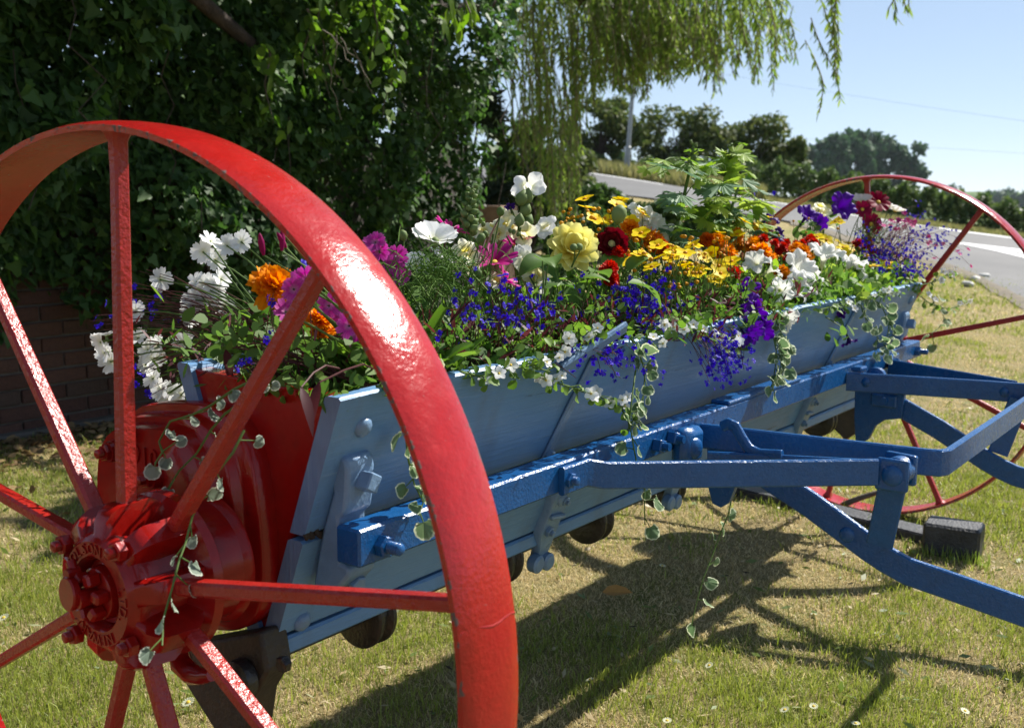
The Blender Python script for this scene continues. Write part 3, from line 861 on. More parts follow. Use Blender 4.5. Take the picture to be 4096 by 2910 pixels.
NEAR = [(500, 28), (900, 26), (1290, 24), (1450, 22.5), (1600, 21.3), (1760, 20), (1900, 18.2), (2030, 16.5), (2130, 15), (2210, 13.4), (2286, 12), (2450, 10.8), (2700, 9.6), (3300, 8.6), (4400, 8)]
FAR = [(500, 36), (900, 34), (1290, 32), (1450, 30), (1600, 28), (1760, 26), (1900, 25.5), (2030, 25.4), (2130, 25.5), (2210, 25.3), (2286, 25), (2450, 24), (2700, 22.5), (3300, 21), (4400, 20)]
def edge_r(tab, px): return float(np.interp(px, [t[0] for t in tab], [t[1] for t in tab]))
q = MB(); V = []; F = []; cols = np.linspace(500, 4400, 150); nb_ = 24
for px in cols:
    for j in range(nb_+1):
        t = j/nb_; x, y = az_pt(px, edge_r(NEAR, px)*(1-t)+edge_r(FAR, px)*t); V.append((x, y, H(x, y)+.03))
for i in range(len(cols)-1):
    for j in range(nb_): F.append((i*(nb_+1)+j, (i+1)*(nb_+1)+j, (i+1)*(nb_+1)+j+1, i*(nb_+1)+j+1))
q.add(V, F); road = q.struct('road', M['asphalt'], 180)
def marking(pts, name):
    """pts: list of (near point, far point) display pairs or world pairs along a painted strip"""
    q = MB(); V = []; F = []
    for a, b_ in pts:
        for p in (a, b_): V.append((p.x, p.y, H(p.x, p.y)+.036))
    for i in range(len(pts)-1): F.append((2*i, 2*i+2, 2*i+3, 2*i+1))
    q.add(V, F); return q.build(name, M['line'], road, 0)
def edge_strip(px0, px1, tab, off, wd, n=10):
    out = []
    for k in range(n+1):
        px = px0+(px1-px0)*k/n; r_ = edge_r(tab, px)+off
        a = az_pt(px, r_); b_ = az_pt(px, r_+wd); out.append((Vector((a[0], a[1], 0)), Vector((b_[0], b_[1], 0))))
    return out
marking(edge_strip(1000, 1475, FAR, -.55, .30), 'edge_line')
marking(edge_strip(1520, 1800, FAR, -.55, .30), 'edge_line')
marking(edge_strip(1830, 2060, FAR, -.6, .35), 'edge_line')
marking(edge_strip(2090, 2262, FAR, -.7, .55), 'edge_line')
marking(edge_strip(2290, 2900, FAR, -.7, .55), 'edge_line')
def ground_px(px, py): return on_ground(px, py, .03)
marking([(ground_px(2140, 545), ground_px(2140, 541)), (ground_px(2200, 554), ground_px(2200, 548)), (ground_px(2286, 566), ground_px(2286, 558)), (ground_px(2400, 580), ground_px(2400, 572))], 'give_way_line')
marking([(ground_px(2150, 546), ground_px(2150, 544.6)), (ground_px(2220, 560.5), ground_px(2220, 557)), (ground_px(2286, 576), ground_px(2286, 570)), (ground_px(2400, 601), ground_px(2400, 594))], 'give_way_line')
# dusty gravel strip between road and lawn
q = MB(); V = []; F = []; cols = np.linspace(1760, 4200, 120)
for i, px in enumerate(cols):
    rn = edge_r(NEAR, px); wv = .25*math.sin(i*.7)+.2*math.sin(i*1.9)
    for j, t in enumerate((-.55+wv*.6, -.35, -.1, .25+wv*.4)):
        x, y = az_pt(px, rn+t); V.append((x, y, H(x, y)+(.010, .018, .034, .036)[j]))
for i in range(len(cols)-1):
    for j in range(3): F.append((i*4+j, (i+1)*4+j, (i+1)*4+j+1, i*4+j+1))
q.add(V, F); M['grit'] = plain('dusty_road_edge_grit', (.20, .165, .11), .95, (.10, .085, .065), 5, .6)
q.struct('verge_strip', M['grit'], 180)

# ------------------------------------------------------------------ grass (stuff)
M['grass'] = col_mat('grass_blades', .5, .38, .4)
def value_noise(x, y, s, seed):
    g = np.random.default_rng(seed).random((64, 64)); xi = x/s; yi = y/s
    x0 = np.floor(xi).astype(int); y0 = np.floor(yi).astype(int); fx = xi-x0; fy = yi-y0
    fx = fx*fx*(3-2*fx); fy = fy*fy*(3-2*fy)
    a = g[x0 % 64, y0 % 64]; b = g[(x0+1) % 64, y0 % 64]; c = g[x0 % 64, (y0+1) % 64]; d = g[(x0+1) % 64, (y0+1) % 64]
    return (a*(1-fx)+b*fx)*(1-fy)+(c*(1-fx)+d*fx)*fy
def blades(n, r0, r1, hmin, hmax, wd, dry=.585, a0=-.62, a1=.60, lie=.75):
    rr = np.sqrt(rng.uniform(r0*r0, r1*r1, n)); aa = rng.uniform(a0, a1, n); th = YAWC-aa
    x = CAM.x+rr*np.cos(th); y = CAM.y+rr*np.sin(th)
    keep = y < 3.47
    x, y, rr = x[keep], y[keep], rr[keep]; n = len(x)
    z = np.array([H(float(a), float(b)) for a, b in zip(x, y)]) if r1 > 5.5 else np.zeros(n)
    pn_ = value_noise(x, y, .45, 3)*.5+value_noise(x, y, .13, 4)*.3+value_noise(x, y, 1.7, 5)*.35
    green = (pn_ + rng.normal(0, .13, n)) > dry
    hgt = rng.uniform(hmin, hmax, n)*np.where(green, 1.25, .85)*(0.6+pn_*.8)
    lean = np.where(green, rng.uniform(.15, .8, n), rng.uniform(.5, 1.5, n))*lie/.75
    ph = rng.uniform(0, 2*np.pi, n); fa = rng.uniform(0, np.pi, n)
    dx, dy = np.cos(ph), np.sin(ph); wx, wy = np.cos(fa)*wd, np.sin(fa)*wd
    sx, sy, sz = np.sin(lean), np.sin(lean), np.cos(lean)
    base = np.stack([x, y, z], 1)
    W_ = np.stack([wx, wy, np.zeros(n)], 1)
    mid = base+np.stack([dx*sx*hgt*.45, dy*sy*hgt*.45, hgt*sz*.6+hgt*.08], 1)
    tip = base+np.stack([dx*sx*hgt*1.0, dy*sy*hgt*1.0, hgt*sz*.95], 1)
    quad = np.stack([base-W_, base+W_, mid+W_*.75, mid-W_*.75], 1)
    tri = np.stack([mid-W_*.75, mid+W_*.75, tip, tip], 1)
    V = np.concatenate([quad, np.stack([mid-W_*.75, mid+W_*.75, tip+W_*.1, tip-W_*.1], 1)], 1).reshape(-1, 3)
    g1 = np.array([.14, .185, .028]); g2 = np.array([.34, .37, .085]); d1 = np.array([.34, .26, .11]); d2 = np.array([.70, .59, .35])
    t = rng.random((n, 1))
    c = np.where(green[:, None], g1*(1-t)+g2*t, d1*(1-t)+d2*t)
    c = np.concatenate([c, np.ones((n, 1))], 1)
    return V, np.repeat(c, 8, 0)
GP = [blades(130000, 1.9, 3.4, .010, .027, .0010), blades(100000, 3.4, 5.5, .010, .028, .0016), blades(80000, 5.5, 9.5, .010, .032, .0028), blades(45000, 9.5, 16, .015, .04, .006), blades(4200, 1.9, 6, .028, .05, .0016, .45)]
gv = np.concatenate([p[0] for p in GP]); gc = np.concatenate([p[1] for p in GP])
gr = bpy.data.objects.new('grass', np_mesh('grass', gv, 4, M['grass'], col=gc)); COL.objects.link(gr)
tag(gr, 'short dry mown grass with green tufts', 'grass', kind='stuff')
# verge of tall grass between the road and the hedge, and weeds under the hedge
def tall_grass(name, label, spots, hmin, hmax, wd, cols_):
    n = len(spots); P = np.array(spots); hgt = rng.uniform(hmin, hmax, n); ph = rng.uniform(0, 2*np.pi, n); lean = rng.uniform(.05, .5, n); fa = rng.uniform(0, np.pi, n)
    W_ = np.stack([np.cos(fa)*wd, np.sin(fa)*wd, np.zeros(n)], 1)
    tip = P+np.stack([np.cos(ph)*np.sin(lean)*hgt, np.sin(ph)*np.sin(lean)*hgt, np.cos(lean)*hgt], 1)
    mid = P*.5+tip*.5+np.stack([0*hgt, 0*hgt, hgt*.08], 1)
    V = np.stack([P-W_, P+W_, mid+W_*.8, mid-W_*.8, mid-W_*.8, mid+W_*.8, tip+W_*.1, tip-W_*.1], 1).reshape(-1, 3)
    t = rng.random((n, 1)); c = np.array(cols_[0])*(1-t)+np.array(cols_[1])*t
    c = np.repeat(np.concatenate([c, np.ones((n, 1))], 1), 8, 0)
    o = bpy.data.objects.new(name, np_mesh(name, V, 4, M['grass'], col=c)); COL.objects.link(o); return tag(o, label, 'grass', kind='stuff')
sp = []
for _ in range(16000):
    px = random.uniform(1150, 1700); r_ = edge_r(FAR, px)+random.uniform(.3, 5.5); x, y = az_pt(px, r_); sp.append((x, y, H(x, y)))
tall_grass('verge_grass', 'tall dry verge grass below the hawthorns beyond the road', sp, .12, .42, .02, ((.12, .14, .04), (.30, .27, .12)))
sp = []
for _ in range(9000):
    px = random.uniform(1660, 2500); r_ = edge_r(FAR, px)+random.uniform(.1, 3.6); x, y = az_pt(px, r_); sp.append((x, y, H(x, y)))
tall_grass('verge_grass', 'short dry verge grass below the clipped hedge beyond the road', sp, .04, .11, .02, ((.13, .15, .05), (.27, .25, .11)))

# small scraps lying in the grass: clover and plantain leaves, dry bits, dark crumbs
n = 5200; rr_ = np.sqrt(rng.uniform(1.9**2, 7.5**2, n)); aa_ = YAWC-rng.uniform(-.6, .58, n); x = CAM.x+rr_*np.cos(aa_); y = CAM.y+rr_*np.sin(aa_)
kk = y < 3.3; x, y = x[kk], y[kk]; n = len(x)
pal = np.array([(.12, .17, .04), (.20, .26, .09), (.52, .44, .28), (.42, .33, .18), (.05, .04, .025), (.34, .36, .22)]); pick = rng.choice(6, n, p=[.30, .2, .2, .14, .1, .06])
D_ = np.stack([rng.normal(size=n), rng.normal(size=n), rng.normal(0, .3, n)], 1); D_ /= np.linalg.norm(D_, axis=1, keepdims=True); S_ = np.cross(D_, np.stack([rng.normal(0, .5, n), rng.normal(0, .5, n), np.ones(n)], 1)); S_ /= np.linalg.norm(S_, axis=1, keepdims=True)
L_ = rng.uniform(.006, .022, (n, 1))*np.where(pick[:, None] == 4, .5, 1); W_ = L_*rng.uniform(.2, .45, (n, 1)); P_ = np.stack([x, y, np.array([H(float(a), float(b)) for a, b in zip(x, y)])+rng.uniform(.006, .022, n)], 1)
V_ = np.stack([P_-D_*L_, P_+S_*W_, P_+D_*L_, P_-S_*W_], 1).reshape(-1, 3); C_ = np.repeat(np.concatenate([pal[pick], np.ones((n, 1))], 1), 4, 0)
o = bpy.data.objects.new('lawn_scraps', np_mesh('lawn_scraps', V_, 4, M['grass'], col=C_)); COL.objects.link(o); tag(o, 'small leaves, clover and dry scraps scattered in the lawn', 'leaf scraps', kind='stuff')
# ================================================================== brick wall with ivy, trees, hedges
WALL_Y = 3.50
wall = thing('garden_wall', 'low red brick wall half hidden by ivy behind the left wheel', 'wall', (3.2, WALL_Y+.11, 0))
M['mortar'] = plain('lime_mortar', (.09, .08, .07), .95, (.14, .125, .11), 30, .5)
def brick_mat():
    q, n, l, b = new_mat('weathered_red_brick')
    oi = n.new('ShaderNodeObjectInfo'); v = coords(n, l)
    c = ramp(n, l, oi.outputs['Random'], [(0, (.070, .030, .022)), (.5, (.092, .042, .030)), (1, (.060, .038, .030))])
    f = ramp(n, l, noise(n, l, v, 60, 5, .7), [(.3, (.65, .65, .65)), (.7, (1.2, 1.2, 1.2))])
    mm = n.new('ShaderNodeMix'); mm.data_type = 'RGBA'; mm.blend_type = 'MULTIPLY'; mm.inputs[0].default_value = 1
    l.new(c, mm.inputs[6]); l.new(f, mm.inputs[7]); l.new(mm.outputs[2], b.inputs['Base Color']); b.inputs['Roughness'].default_value = .9
    l.new(bump(n, l, noise(n, l, v, 90, 4), .6, .01), b.inputs['Normal']); return q
M['brick'] = brick_mat()
q = MB(); q.box((2.75, WALL_Y+.118, .72), (4.7, .215, 1.44)); q.build('wall_core', M['mortar'], wall, 0)
bm_ = []
for v in range(4):
    q = MB(); q.box((0, 0, 0), (.213+random.uniform(-.004, .003), .03, .065+random.uniform(-.003, .002)), Matrix.Rotation(random.uniform(-.015, .015), 3, 'Y'), .004); bm_.append(q.mesh('brick', M['brick'], 0))
for row in range(15):
    for k in range(13):
        x = .62+.2235*k+(.112 if row % 2 else 0); z = .038+.0755*row
        if x > 3.4: continue
        child('brick', bm_[random.randrange(4)], wall, (x, WALL_Y+.010+random.uniform(-.003, .003), z))
q = MB(); q.box((2.75, WALL_Y-.03, .012), (4.7, .09, .05), None, .01); q.build('footing', M['mortar'], wall, 0)

# ---- leaf shapes
def leaf_pts(shape):
    if shape == 'ivy':      # lobed heart, folded on the midrib: points (across, along, up)
        return np.array([(0, 0, 0), (.46, -.10, .03), (.52, .22, .02), (.30, .42, .0), (.22, .72, -.02), (0, 1.0, -.10), (-.22, .72, -.02), (-.30, .42, 0), (-.52, .22, .02), (-.46, -.10, .03)], np.float32)
    if shape == 'oval':
        return np.array([(0, 0, 0), (.24, .18, .04), (.30, .45, .05), (.20, .75, .02), (0, 1.0, -.05), (-.20, .75, .02), (-.30, .45, .05), (-.24, .18, .04)], np.float32)
    if shape == 'lance':
        return np.array([(0, 0, 0), (.09, .3, .01), (.08, .65, 0), (0, 1.0, -.06), (-.08, .65, 0), (-.09, .3, .01)], np.float32)
    return np.array([(0, 0, 0), (.35, .5, .04), (0, 1, 0), (-.35, .5, .04)], np.float32)
def scatter_leaves(P, D, N, size, shape):
    """P base points, D directions of the leaf tip, N leaf-face directions (all (n,3)), returns vertex array, corners per leaf"""
    lp = leaf_pts(shape); n = len(P)
    D = D/np.linalg.norm(D, axis=1, keepdims=True)
    B = np.cross(D, N); B /= (np.linalg.norm(B, axis=1, keepdims=True)+1e-9); N2 = np.cross(B, D)
    s = np.asarray(size).reshape(-1, 1, 1)*np.ones((n, 1, 1))
    V = P[:, None]+s*(lp[None, :, 0:1]*B[:, None]+lp[None, :, 1:2]*D[:, None]+lp[None, :, 2:3]*N2[:, None])
    return V.reshape(-1, 3), len(lp)
def rand_dirs(n):
    v = rng.normal(size=(n, 3)); return v/np.linalg.norm(v, axis=1, keepdims=True)
M['ivy'] = leaf_mat('ivy_leaves', (.020, .052, .011), (.075, .145, .036), rough=.42, trans=.34, spec=.25, boost=1.8)
M['ivy_pale'] = leaf_mat('young_ivy_leaves', (.055, .12, .022), (.10, .19, .035), rough=.4, trans=.4, boost=1.8)
M['twig'] = plain('grey_brown_twigs', (.07, .05, .035), .85, (.14, .11, .085), 30, .4)
M['bark'] = plain('dark_furrowed_bark', (.030, .020, .014), .9, (.075, .05, .035), 12, .9)

# ---- ivy over the wall
ivy = thing('ivy', 'dense ivy curtain draped over the brick wall behind the red wheel', 'ivy', (3.6, WALL_Y-.2, 0))
def ivy_depth(x, z):
    d = .30+.18*math.sin(x*2.3+1)*math.sin(z*1.7+.5)+.17*math.sin(x*4.6+z*2.1)*math.sin(z*5.2-x*1.3)+.09*math.sin(x*9-z*7)
    d += .22*max(0, min(1, (z-1.3)/1.2))
    if x > 3.4: d += .22*math.sin(min(1, (x-3.4)/1.3)*2.4)
    return max(.06, d)
def ivy_bottom(x):
    b = .70 if x < 1.6 else (.70-(x-1.6)*.38 if x < 3.2 else .06)
    return max(.04, b+.16*math.sin(x*7)+.10*math.sin(x*17+1))
P = []; 
while len(P) < 36000:
    x = random.uniform(.3, 4.78); z = random.triangular(.0, 4.1, 1.2)
    if z < ivy_bottom(x)+random.gauss(0, .05): continue
    top = 3.9-.5*max(0, x-3.2)-2.0*max(0, x-4.25)**1.2
    if z > top+.25*math.sin(x*6): continue
    # hanging swags: leave hollows
    hollow = math.sin(x*6.3+math.sin(z*2)*1.5)*math.sin(z*4.1+x*2)
    dep = ivy_depth(x, z)*(1-.35*max(0, hollow))
    y = WALL_Y-dep*random.uniform(.35, 1.0)**.5-random.expovariate(1/.02)
    P.append((x, y, z))
for _ in range(8000):                           # closed layer of leaves right on the bricks
    x = random.uniform(.3, 4.8); z = random.uniform(0, 3.0)
    if z > ivy_bottom(x)+.05 and z < 3.9-.5*max(0, x-3.2)-2.0*max(0, x-4.25)**1.2: P.append((x, WALL_Y-random.uniform(.02, .12), z))
P = np.array(P); n = len(P)
D = np.stack([rng.normal(0, .5, n), rng.normal(-.35, .4, n), rng.normal(-.65, .4, n)], 1)
N = np.stack([rng.normal(.35, .5, n), rng.normal(-.6, .45, n), rng.normal(.65, .4, n)], 1)
size = rng.uniform(.024, .070, n)*(1.12-.05*P[:, 0])
# the leaves that show largest: proud of the curtain, near the camera, in view
near = []
for i in range(n):
    v = Vector(P[i])-CAM; dz = v.dot(CF); u = v.dot(CR)/dz; w_ = v.dot(CD)/dz
    if abs(u) < .47 and abs(w_) < .33 and u < -.05: near.append((size[i]/dz*(1.3 if (WALL_Y-P[i][1]) > ivy_depth(P[i][0], P[i][2])*.95 else .7), i))
near.sort(reverse=True); big = set(i for _, i in near[:300])
mask = np.array([i not in big for i in range(n)])
young = mask & (rng.random(n) < .12); Vv, k = scatter_leaves(P[young], D[young], N[young], size[young]*.8, 'ivy'); o = bpy.data.objects.new('young_foliage', np_mesh('young_foliage', Vv, k, M['ivy_pale'])); link(o, ivy); o['kind'] = 'stuff'; mask &= ~young
Vv, k = scatter_leaves(P[mask], D[mask], N[mask], size[mask], 'ivy')
o = bpy.data.objects.new('ivy_foliage', np_mesh('ivy_foliage', Vv, k, M['ivy'])); link(o, ivy); o['kind'] = 'stuff'
lm = []
for v in range(5):
    lp = leaf_pts('ivy')*np.array([random.uniform(.85, 1.1), 1, random.uniform(.6, 2)]); lp[:, 2] += -.12*lp[:, 1]**2*random.uniform(0, 1.5)
    me = to_mesh('leaf', lp, [(0, 1, 2, 3, 4, 5), (0, 5, 6, 7, 8, 9)], M['ivy_pale'] if v == 4 else M['ivy'], 0); lm.append(me)
def orient(d, nrm):
    d = Vector(d).normalized(); b_ = d.cross(Vector(nrm)); b_ = b_.normalized() if b_.length > 1e-5 else d.orthogonal().normalized(); n2 = b_.cross(d)
    return Matrix((b_, d, n2)).transposed()
for i in sorted(big):
    child('leaf', lm[random.choice((0, 1, 2, 3, 0, 1, 2, 4))], ivy, P[i], orient(D[i], N[i]), float(size[i])*1.1)
q = MB()                                        # stems that trail out of the curtain
for _ in range(20):
    x = random.uniform(.8, 5.0); z = random.uniform(.9, 2.4); y = WALL_Y-ivy_depth(x, z)-.02; pts = []
    for s in range(6):
        pts.append((x+random.gauss(0, .03)+.02*s*random.uniform(-1, 1), y-.01*s+random.gauss(0, .015), z-.13*s))
    q.tube(pts, .0028, 5)
q.build('stem', M['bark'], ivy, 60)['kind'] = 'stuff'
q = MB()                                        # dark old wood inside the curtain
for (a, b_, r_) in (((1.2, 3.35, 2.9), (3.1, 3.1, 1.75), .05), ((4.1, 3.6, 0), (4.3, 3.5, 3.5), .07), ((4.3, 3.45, 2.1), (5.2, 3.15, 2.45), .04)):
    a = Vector(a); b_ = Vector(b_); q.tube([a, a.lerp(b_, .35)+Vector((0, .04, .05)), a.lerp(b_, .7)+Vector((.03, -.03, -.02)), b_], [r_, r_*.9, r_*.8, r_*.6], 9)
q.build('old_branch', M['bark'], ivy, 60)

# ---- leafy tree that overhangs the wall (crown extended out of view to shade the ivy)
def limb(q, a, b_, r0, r1, wob=.08, n=6):
    a = Vector(a); b_ = Vector(b_); L = (b_-a).length
    pts = [a.lerp(b_, t/n)+(Vector((random.gauss(0, 1), random.gauss(0, 1), random.gauss(0, 1)))*wob*L*.12 if 0 < t < n else Vector()) for t in range(n+1)]
    q.tube(pts, [r0+(r1-r0)*t/n for t in range(n+1)], 8); return pts
def crown(name, mat, parent, blobs, nleaf, size, shape='oval', droop=.3, shell=.55, flat=.0):
    """leaves through the volume of several overlapping uneven clumps"""
    tot = sum(b[3]**2 for b in blobs); PP = []; NN = []
    for (cx, cy, cz, rr, sq) in blobs:
        m_ = int(nleaf*rr*rr/tot); d = rand_dirs(m_); rad = rr*(shell+(1-shell)*rng.random(m_)**.6)
        lump = 1+.16*np.sin(d[:, 0]*5+cx*3)*np.sin(d[:, 1]*4+cy)+.12*np.sin(d[:, 2]*9+cz*2+d[:, 0]*6)
        p = d*(rad*lump)[:, None]*np.array([1, 1, sq])+np.array([cx, cy, cz]); PP.append(p); NN.append(d)
    PP = np.concatenate(PP); NN = np.concatenate(NN); m_ = len(PP)
    Dd = rand_dirs(m_)+np.array([0, 0, -droop]); Nn = NN*.7+rand_dirs(m_)*.8+np.array([0, 0, .3])
    Vv, k = scatter_leaves(PP, Dd, Nn, rng.uniform(size*.6, size*1.25, m_), shape)
    o = bpy.data.objects.new(name, np_mesh(name, Vv, k, mat)); link(o, parent); return o
M['tree_leaf'] = leaf_mat('broad_dark_green_leaves', (.025, .060, .012), (.060, .12, .022), rough=.35, trans=.4, boost=1.9)
ash = thing('overhanging_tree', 'dark leafy tree overhanging the ivy wall at top left, with unseen crown added for shade', 'tree', (4.6, 4.4, 0))
q = MB(); limb(q, (4.6, 4.4, 0), (4.5, 4.2, 3.1), .16, .11); limb(q, (4.5, 4.2, 3.0), (3.0, 3.2, 4.2), .09, .04); limb(q, (4.5, 4.2, 3.0), (5.6, 3.6, 4.6), .08, .03); limb(q, (4.5, 4.2, 3.1), (4.4, 4.6, 5.2), .08, .03); limb(q, (3.6, 3.6, 3.6), (1.6, 3.3, 4.3), .05, .02); limb(q, (2.4, 3.4, 4.1), (.6, 1.8, 3.8), .03, .012); limb(q, (1.8, 3.3, 4.2), (-.8, 2.8, 3.4), .03, .012); limb(q, (4.5, 4.2, 3.0), (5.3, .8, 4.0), .05, .012)
q.build('trunk', M['bark'], ash, 60)
o = crown('crown', M['tree_leaf'], ash, [(3.3, 3.2, 3.9, 1.0, .75), (3.6, 2.5, 4.5, .95, .75), (4.3, 2.45, 4.6, .8, .75), (2.2, 3.6, 4.4, .95, .75), (4.2, 4.6, 5.4, 1.3, .8), (1.2, 3.7, 4.2, .9, .8), (2.7, 2.7, 4.4, .8, .7), (3.4, 4.4, 3.4, .9, .9), (1.6, 4.4, 3.2, 1.0, 1), (4.5, 4.6, 3.6, .9, .8), (5.2, .95, 3.9, .42, .5), (5.9, .65, 4.2, .36, .5), (.8, 2.0, 3.6, .9, .7), (-.4, 2.4, 3.5, .9, .7), (1.6, 1.4, 3.9, .8, .7), (.0, 1.2, 4.0, .8, .7), (-1.0, 3.0, 3.2, 1.0, .8), (2.6, 1.6, 4.4, .6, .6), (2.2, 2.4, 4.2, .7, .7), (1.2, 2.6, 3.9, .8, .7), (3.2, 1.95, 4.9, .6, .6)], 32000, .15); o['kind'] = 'stuff'  # unseen clumps towards the near left are added to block sky light
# thicket behind the wall
th = thing('thicket', 'dark thicket of shrubs filling in behind the ivy covered wall', 'shrub', (2.9, 4.3, 0))
q = MB()
for k in range(9): limb(q, (.6+.5*k, 4.25, 0), (.6+.5*k+random.gauss(0, .2), 4.2, 2.4), .035, .012)
q.build('trunk', M['bark'], th, 60)['kind'] = 'stuff'
o = crown('crown', M['tree_leaf'], th, [(.5+.55*k, 4.25+.15*math.sin(k*2), z_, .62, .9) for k in range(8) for z_ in (.9, 1.7, 2.5) ]+[(4.5, 4.3, 2.4, .5, .9), (3.9, 4.2, 3.1, .55, .9)], 11500, .14, 'oval', .3, .25); o['kind'] = 'stuff'
# a spray of leaves coloured bright to look back-lit, hanging at the top of the picture
q = MB(); a = at_r(1010, -40, 5.6); b_ = at_r(1050, 30, 5.3); limb(q, a+Vector((0, .3, .5)), b_, .012, .004); q.build('twig', M['twig'], ash, 60)
lp = leaf_pts('lance')*np.array([1.6, 1, 1]); lme = to_mesh('leaf', lp, [(0, 1, 2, 3, 4, 5)], leaf_mat('yellow_green_leaves_painted_backlit', (.09, .17, .02), (.16, .25, .03), trans=.55, boost=2.0), 0)
for k in range(26):
    p = at_r(random.uniform(990, 1066), random.uniform(-15, 62), random.uniform(5.2, 5.7)); child('leaf', lme, ash, p, orient((random.gauss(.25, .3), random.gauss(0, .3), -1), (random.gauss(0, .5), -1, random.gauss(0, .4))), random.uniform(.07, .12))
# drooping leafy sprays in a lighter leaf colour, as if sunlit, in front of the shade
sl = leaf_mat('tree_leaves_painted_sunlit', (.05, .11, .015), (.12, .20, .03), rough=.4, trans=.45, boost=1.9)
q = MB(); SP = []; SD = []; SS = []
for k in range(34):
    px, py, r_ = random.triangular(520, 1090, 860), random.uniform(-60, 130), random.uniform(5.4, 7.4)
    dx, dy = random.uniform(-30, 50), random.uniform(70, 170); pts = []
    for t in range(8): pts.append(at_r(px+dx*t/7+8*math.sin(t+k), py+dy*(t/7)**1.3-15, r_))
    q.tube(pts, [.006-.0006*t for t in range(8)], 5, False)
    for _ in range(34):
        j = random.randrange(7); c = pts[j].lerp(pts[j+1], random.random()); SP.append(tuple(c+Vector((random.gauss(0, .03), random.gauss(0, .03), random.gauss(0, .03))))); SD.append((random.gauss(0, .6), random.gauss(-.2, .6), -.8)); SS.append(random.uniform(.04, .085))
q.build('spray_twig', M['twig'], ash, 60)['kind'] = 'stuff'
Vv, k = scatter_leaves(np.array(SP), np.array(SD), rand_dirs(len(SP))*.8+np.array([.2, -.5, .5]), np.array(SS), 'oval'); o = bpy.data.objects.new('spray_leaves', np_mesh('spray_leaves', Vv, k, sl)); link(o, ash); o['kind'] = 'stuff'
# dead grey stems tangled in front of the ivy
q = MB()
for k in range(7):
    x0, y0 = random.uniform(690, 790), random.uniform(60, 150); pts = []
    rr_ = random.uniform(5.6, 6.0); dx, dy = random.uniform(-10, 22), random.uniform(18, 30)
    for s in range(7): pts.append(at_r(x0+dx*s*.7+random.gauss(0, 4), y0+dy*s*.7+random.gauss(0, 5), rr_))
    q.tube(pts, [.004, .004, .0035, .003, .003, .002, .0015], 5)
tg = q.build('dead_stem', plain('dead_bleached_stems', (.11, .09, .065), .85, (.19, .16, .12), 40, .3), ivy, 60); tg['kind'] = 'stuff'

# ---- leaf litter at the foot of the wall
n = 2600; x = rng.uniform(.2, 4.2, n); y = WALL_Y-.05-rng.exponential(.22, n); P = np.stack([x, y, rng.uniform(.006, .03, n)], 1)
Dd = np.stack([rng.normal(size=n), rng.normal(size=n), rng.normal(0, .25, n)], 1); Nn = np.stack([rng.normal(0, .4, n), rng.normal(0, .4, n), np.ones(n)], 1)
Vv, k = scatter_leaves(P, Dd, Nn, rng.uniform(.02, .06, n), 'oval')
o = bpy.data.objects.new('leaf_litter', np_mesh('leaf_litter', Vv, k, leaf_mat('dry_fallen_leaves', (.10, .06, .025), (.30, .20, .10), rough=.8, trans=.15, boost=1.1))); COL.objects.link(o); tag(o, 'brown fallen leaves and clippings along the foot of the brick wall', 'leaf litter', kind='stuff')

# ---- timber sleepers at the end of the wall
M['timber'] = plain('weathered_brown_timber', (.15, .085, .045), .85, (.26, .16, .09), 9, .5)
tim = thing('timber_sleepers', 'stacked brown timber sleepers at the end of the ivy wall behind the flowers', 'sleepers', (5.95, 3.9, 0))
rz = Matrix.Rotation(.42, 3, 'Z')
for k in range(5):
    q = MB(); q.box((5.98+.01*(k % 2), 3.93, .105+.212*k), (.62, .26, .205), rz, .008); q.build('sleeper', M['timber'], tim, 0)

# ---- willow: trunk, limbs and long hanging strands
M['willow'] = leaf_mat('willow_leaves', (.085, .15, .026), (.20, .26, .06), rough=.35, trans=.45, boost=1.8)
M['willow_stem'] = plain('willow_shoots', (.13, .11, .04), .7, (.2, .17, .07), 30, .2)
wx_, wy_ = az_pt(905, 10.2)
wil = thing('weeping_willow', 'weeping willow with long hanging strands in front of the sky', 'willow', (wx_, wy_, H(wx_, wy_)))
q = MB()
tp = limb(q, (wx_, wy_, H(wx_, wy_)-.1), (wx_+.3, wy_-.1, 3.1), .30, .20)
heads = [at_r(1360, -20, 10.8), at_r(1430, 12, 10.6), at_r(1640, -60, 11.2), at_r(1250, -150, 11), at_r(1120, -40, 10.6), at_r(1800, -110, 10.6)]
top = Vector(tp[-1])
limb(q, top, at_r(1120, -60, 10.4), .15, .10); limb(q, at_r(1120, -60, 10.4), at_r(1400, 15, 10.6), .10, .05, .2); limb(q, at_r(1400, 15, 10.6), at_r(1640, -40, 10.9), .05, .02, .2); limb(q, at_r(1260, -20, 10.5), at_r(1250, -200, 11), .07, .03); limb(q, at_r(1640, -40, 10.9), at_r(1900, -130, 10.6), .025, .012); limb(q, top, at_r(860, -150, 10.8), .13, .05)
limb(q, top, at_r(1150, 190, 10.6), .05, .012); limb(q, top, at_r(1010, 160, 9.6), .06, .015)
q.build('trunk', M['bark'], wil, 60)
PBOT = [(1000, 120), (1050, 200), (1090, 300), (1130, 330), (1165, 420), (1200, 500), (1230, 520), (1262, 480), (1290, 400), (1305, 250), (1325, 200), (1350, 185), (1400, 205), (1430, 225), (1450, 160), (1480, 190), (1520, 150), (1560, 160), (1605, 215), (1630, 150), (1660, 130), (1690, 190), (1720, 160), (1742, 215), (1765, 140), (1790, 150), (1806, 100), (1816, 60)]
strands = []; LP = []; LD = []; LS = []
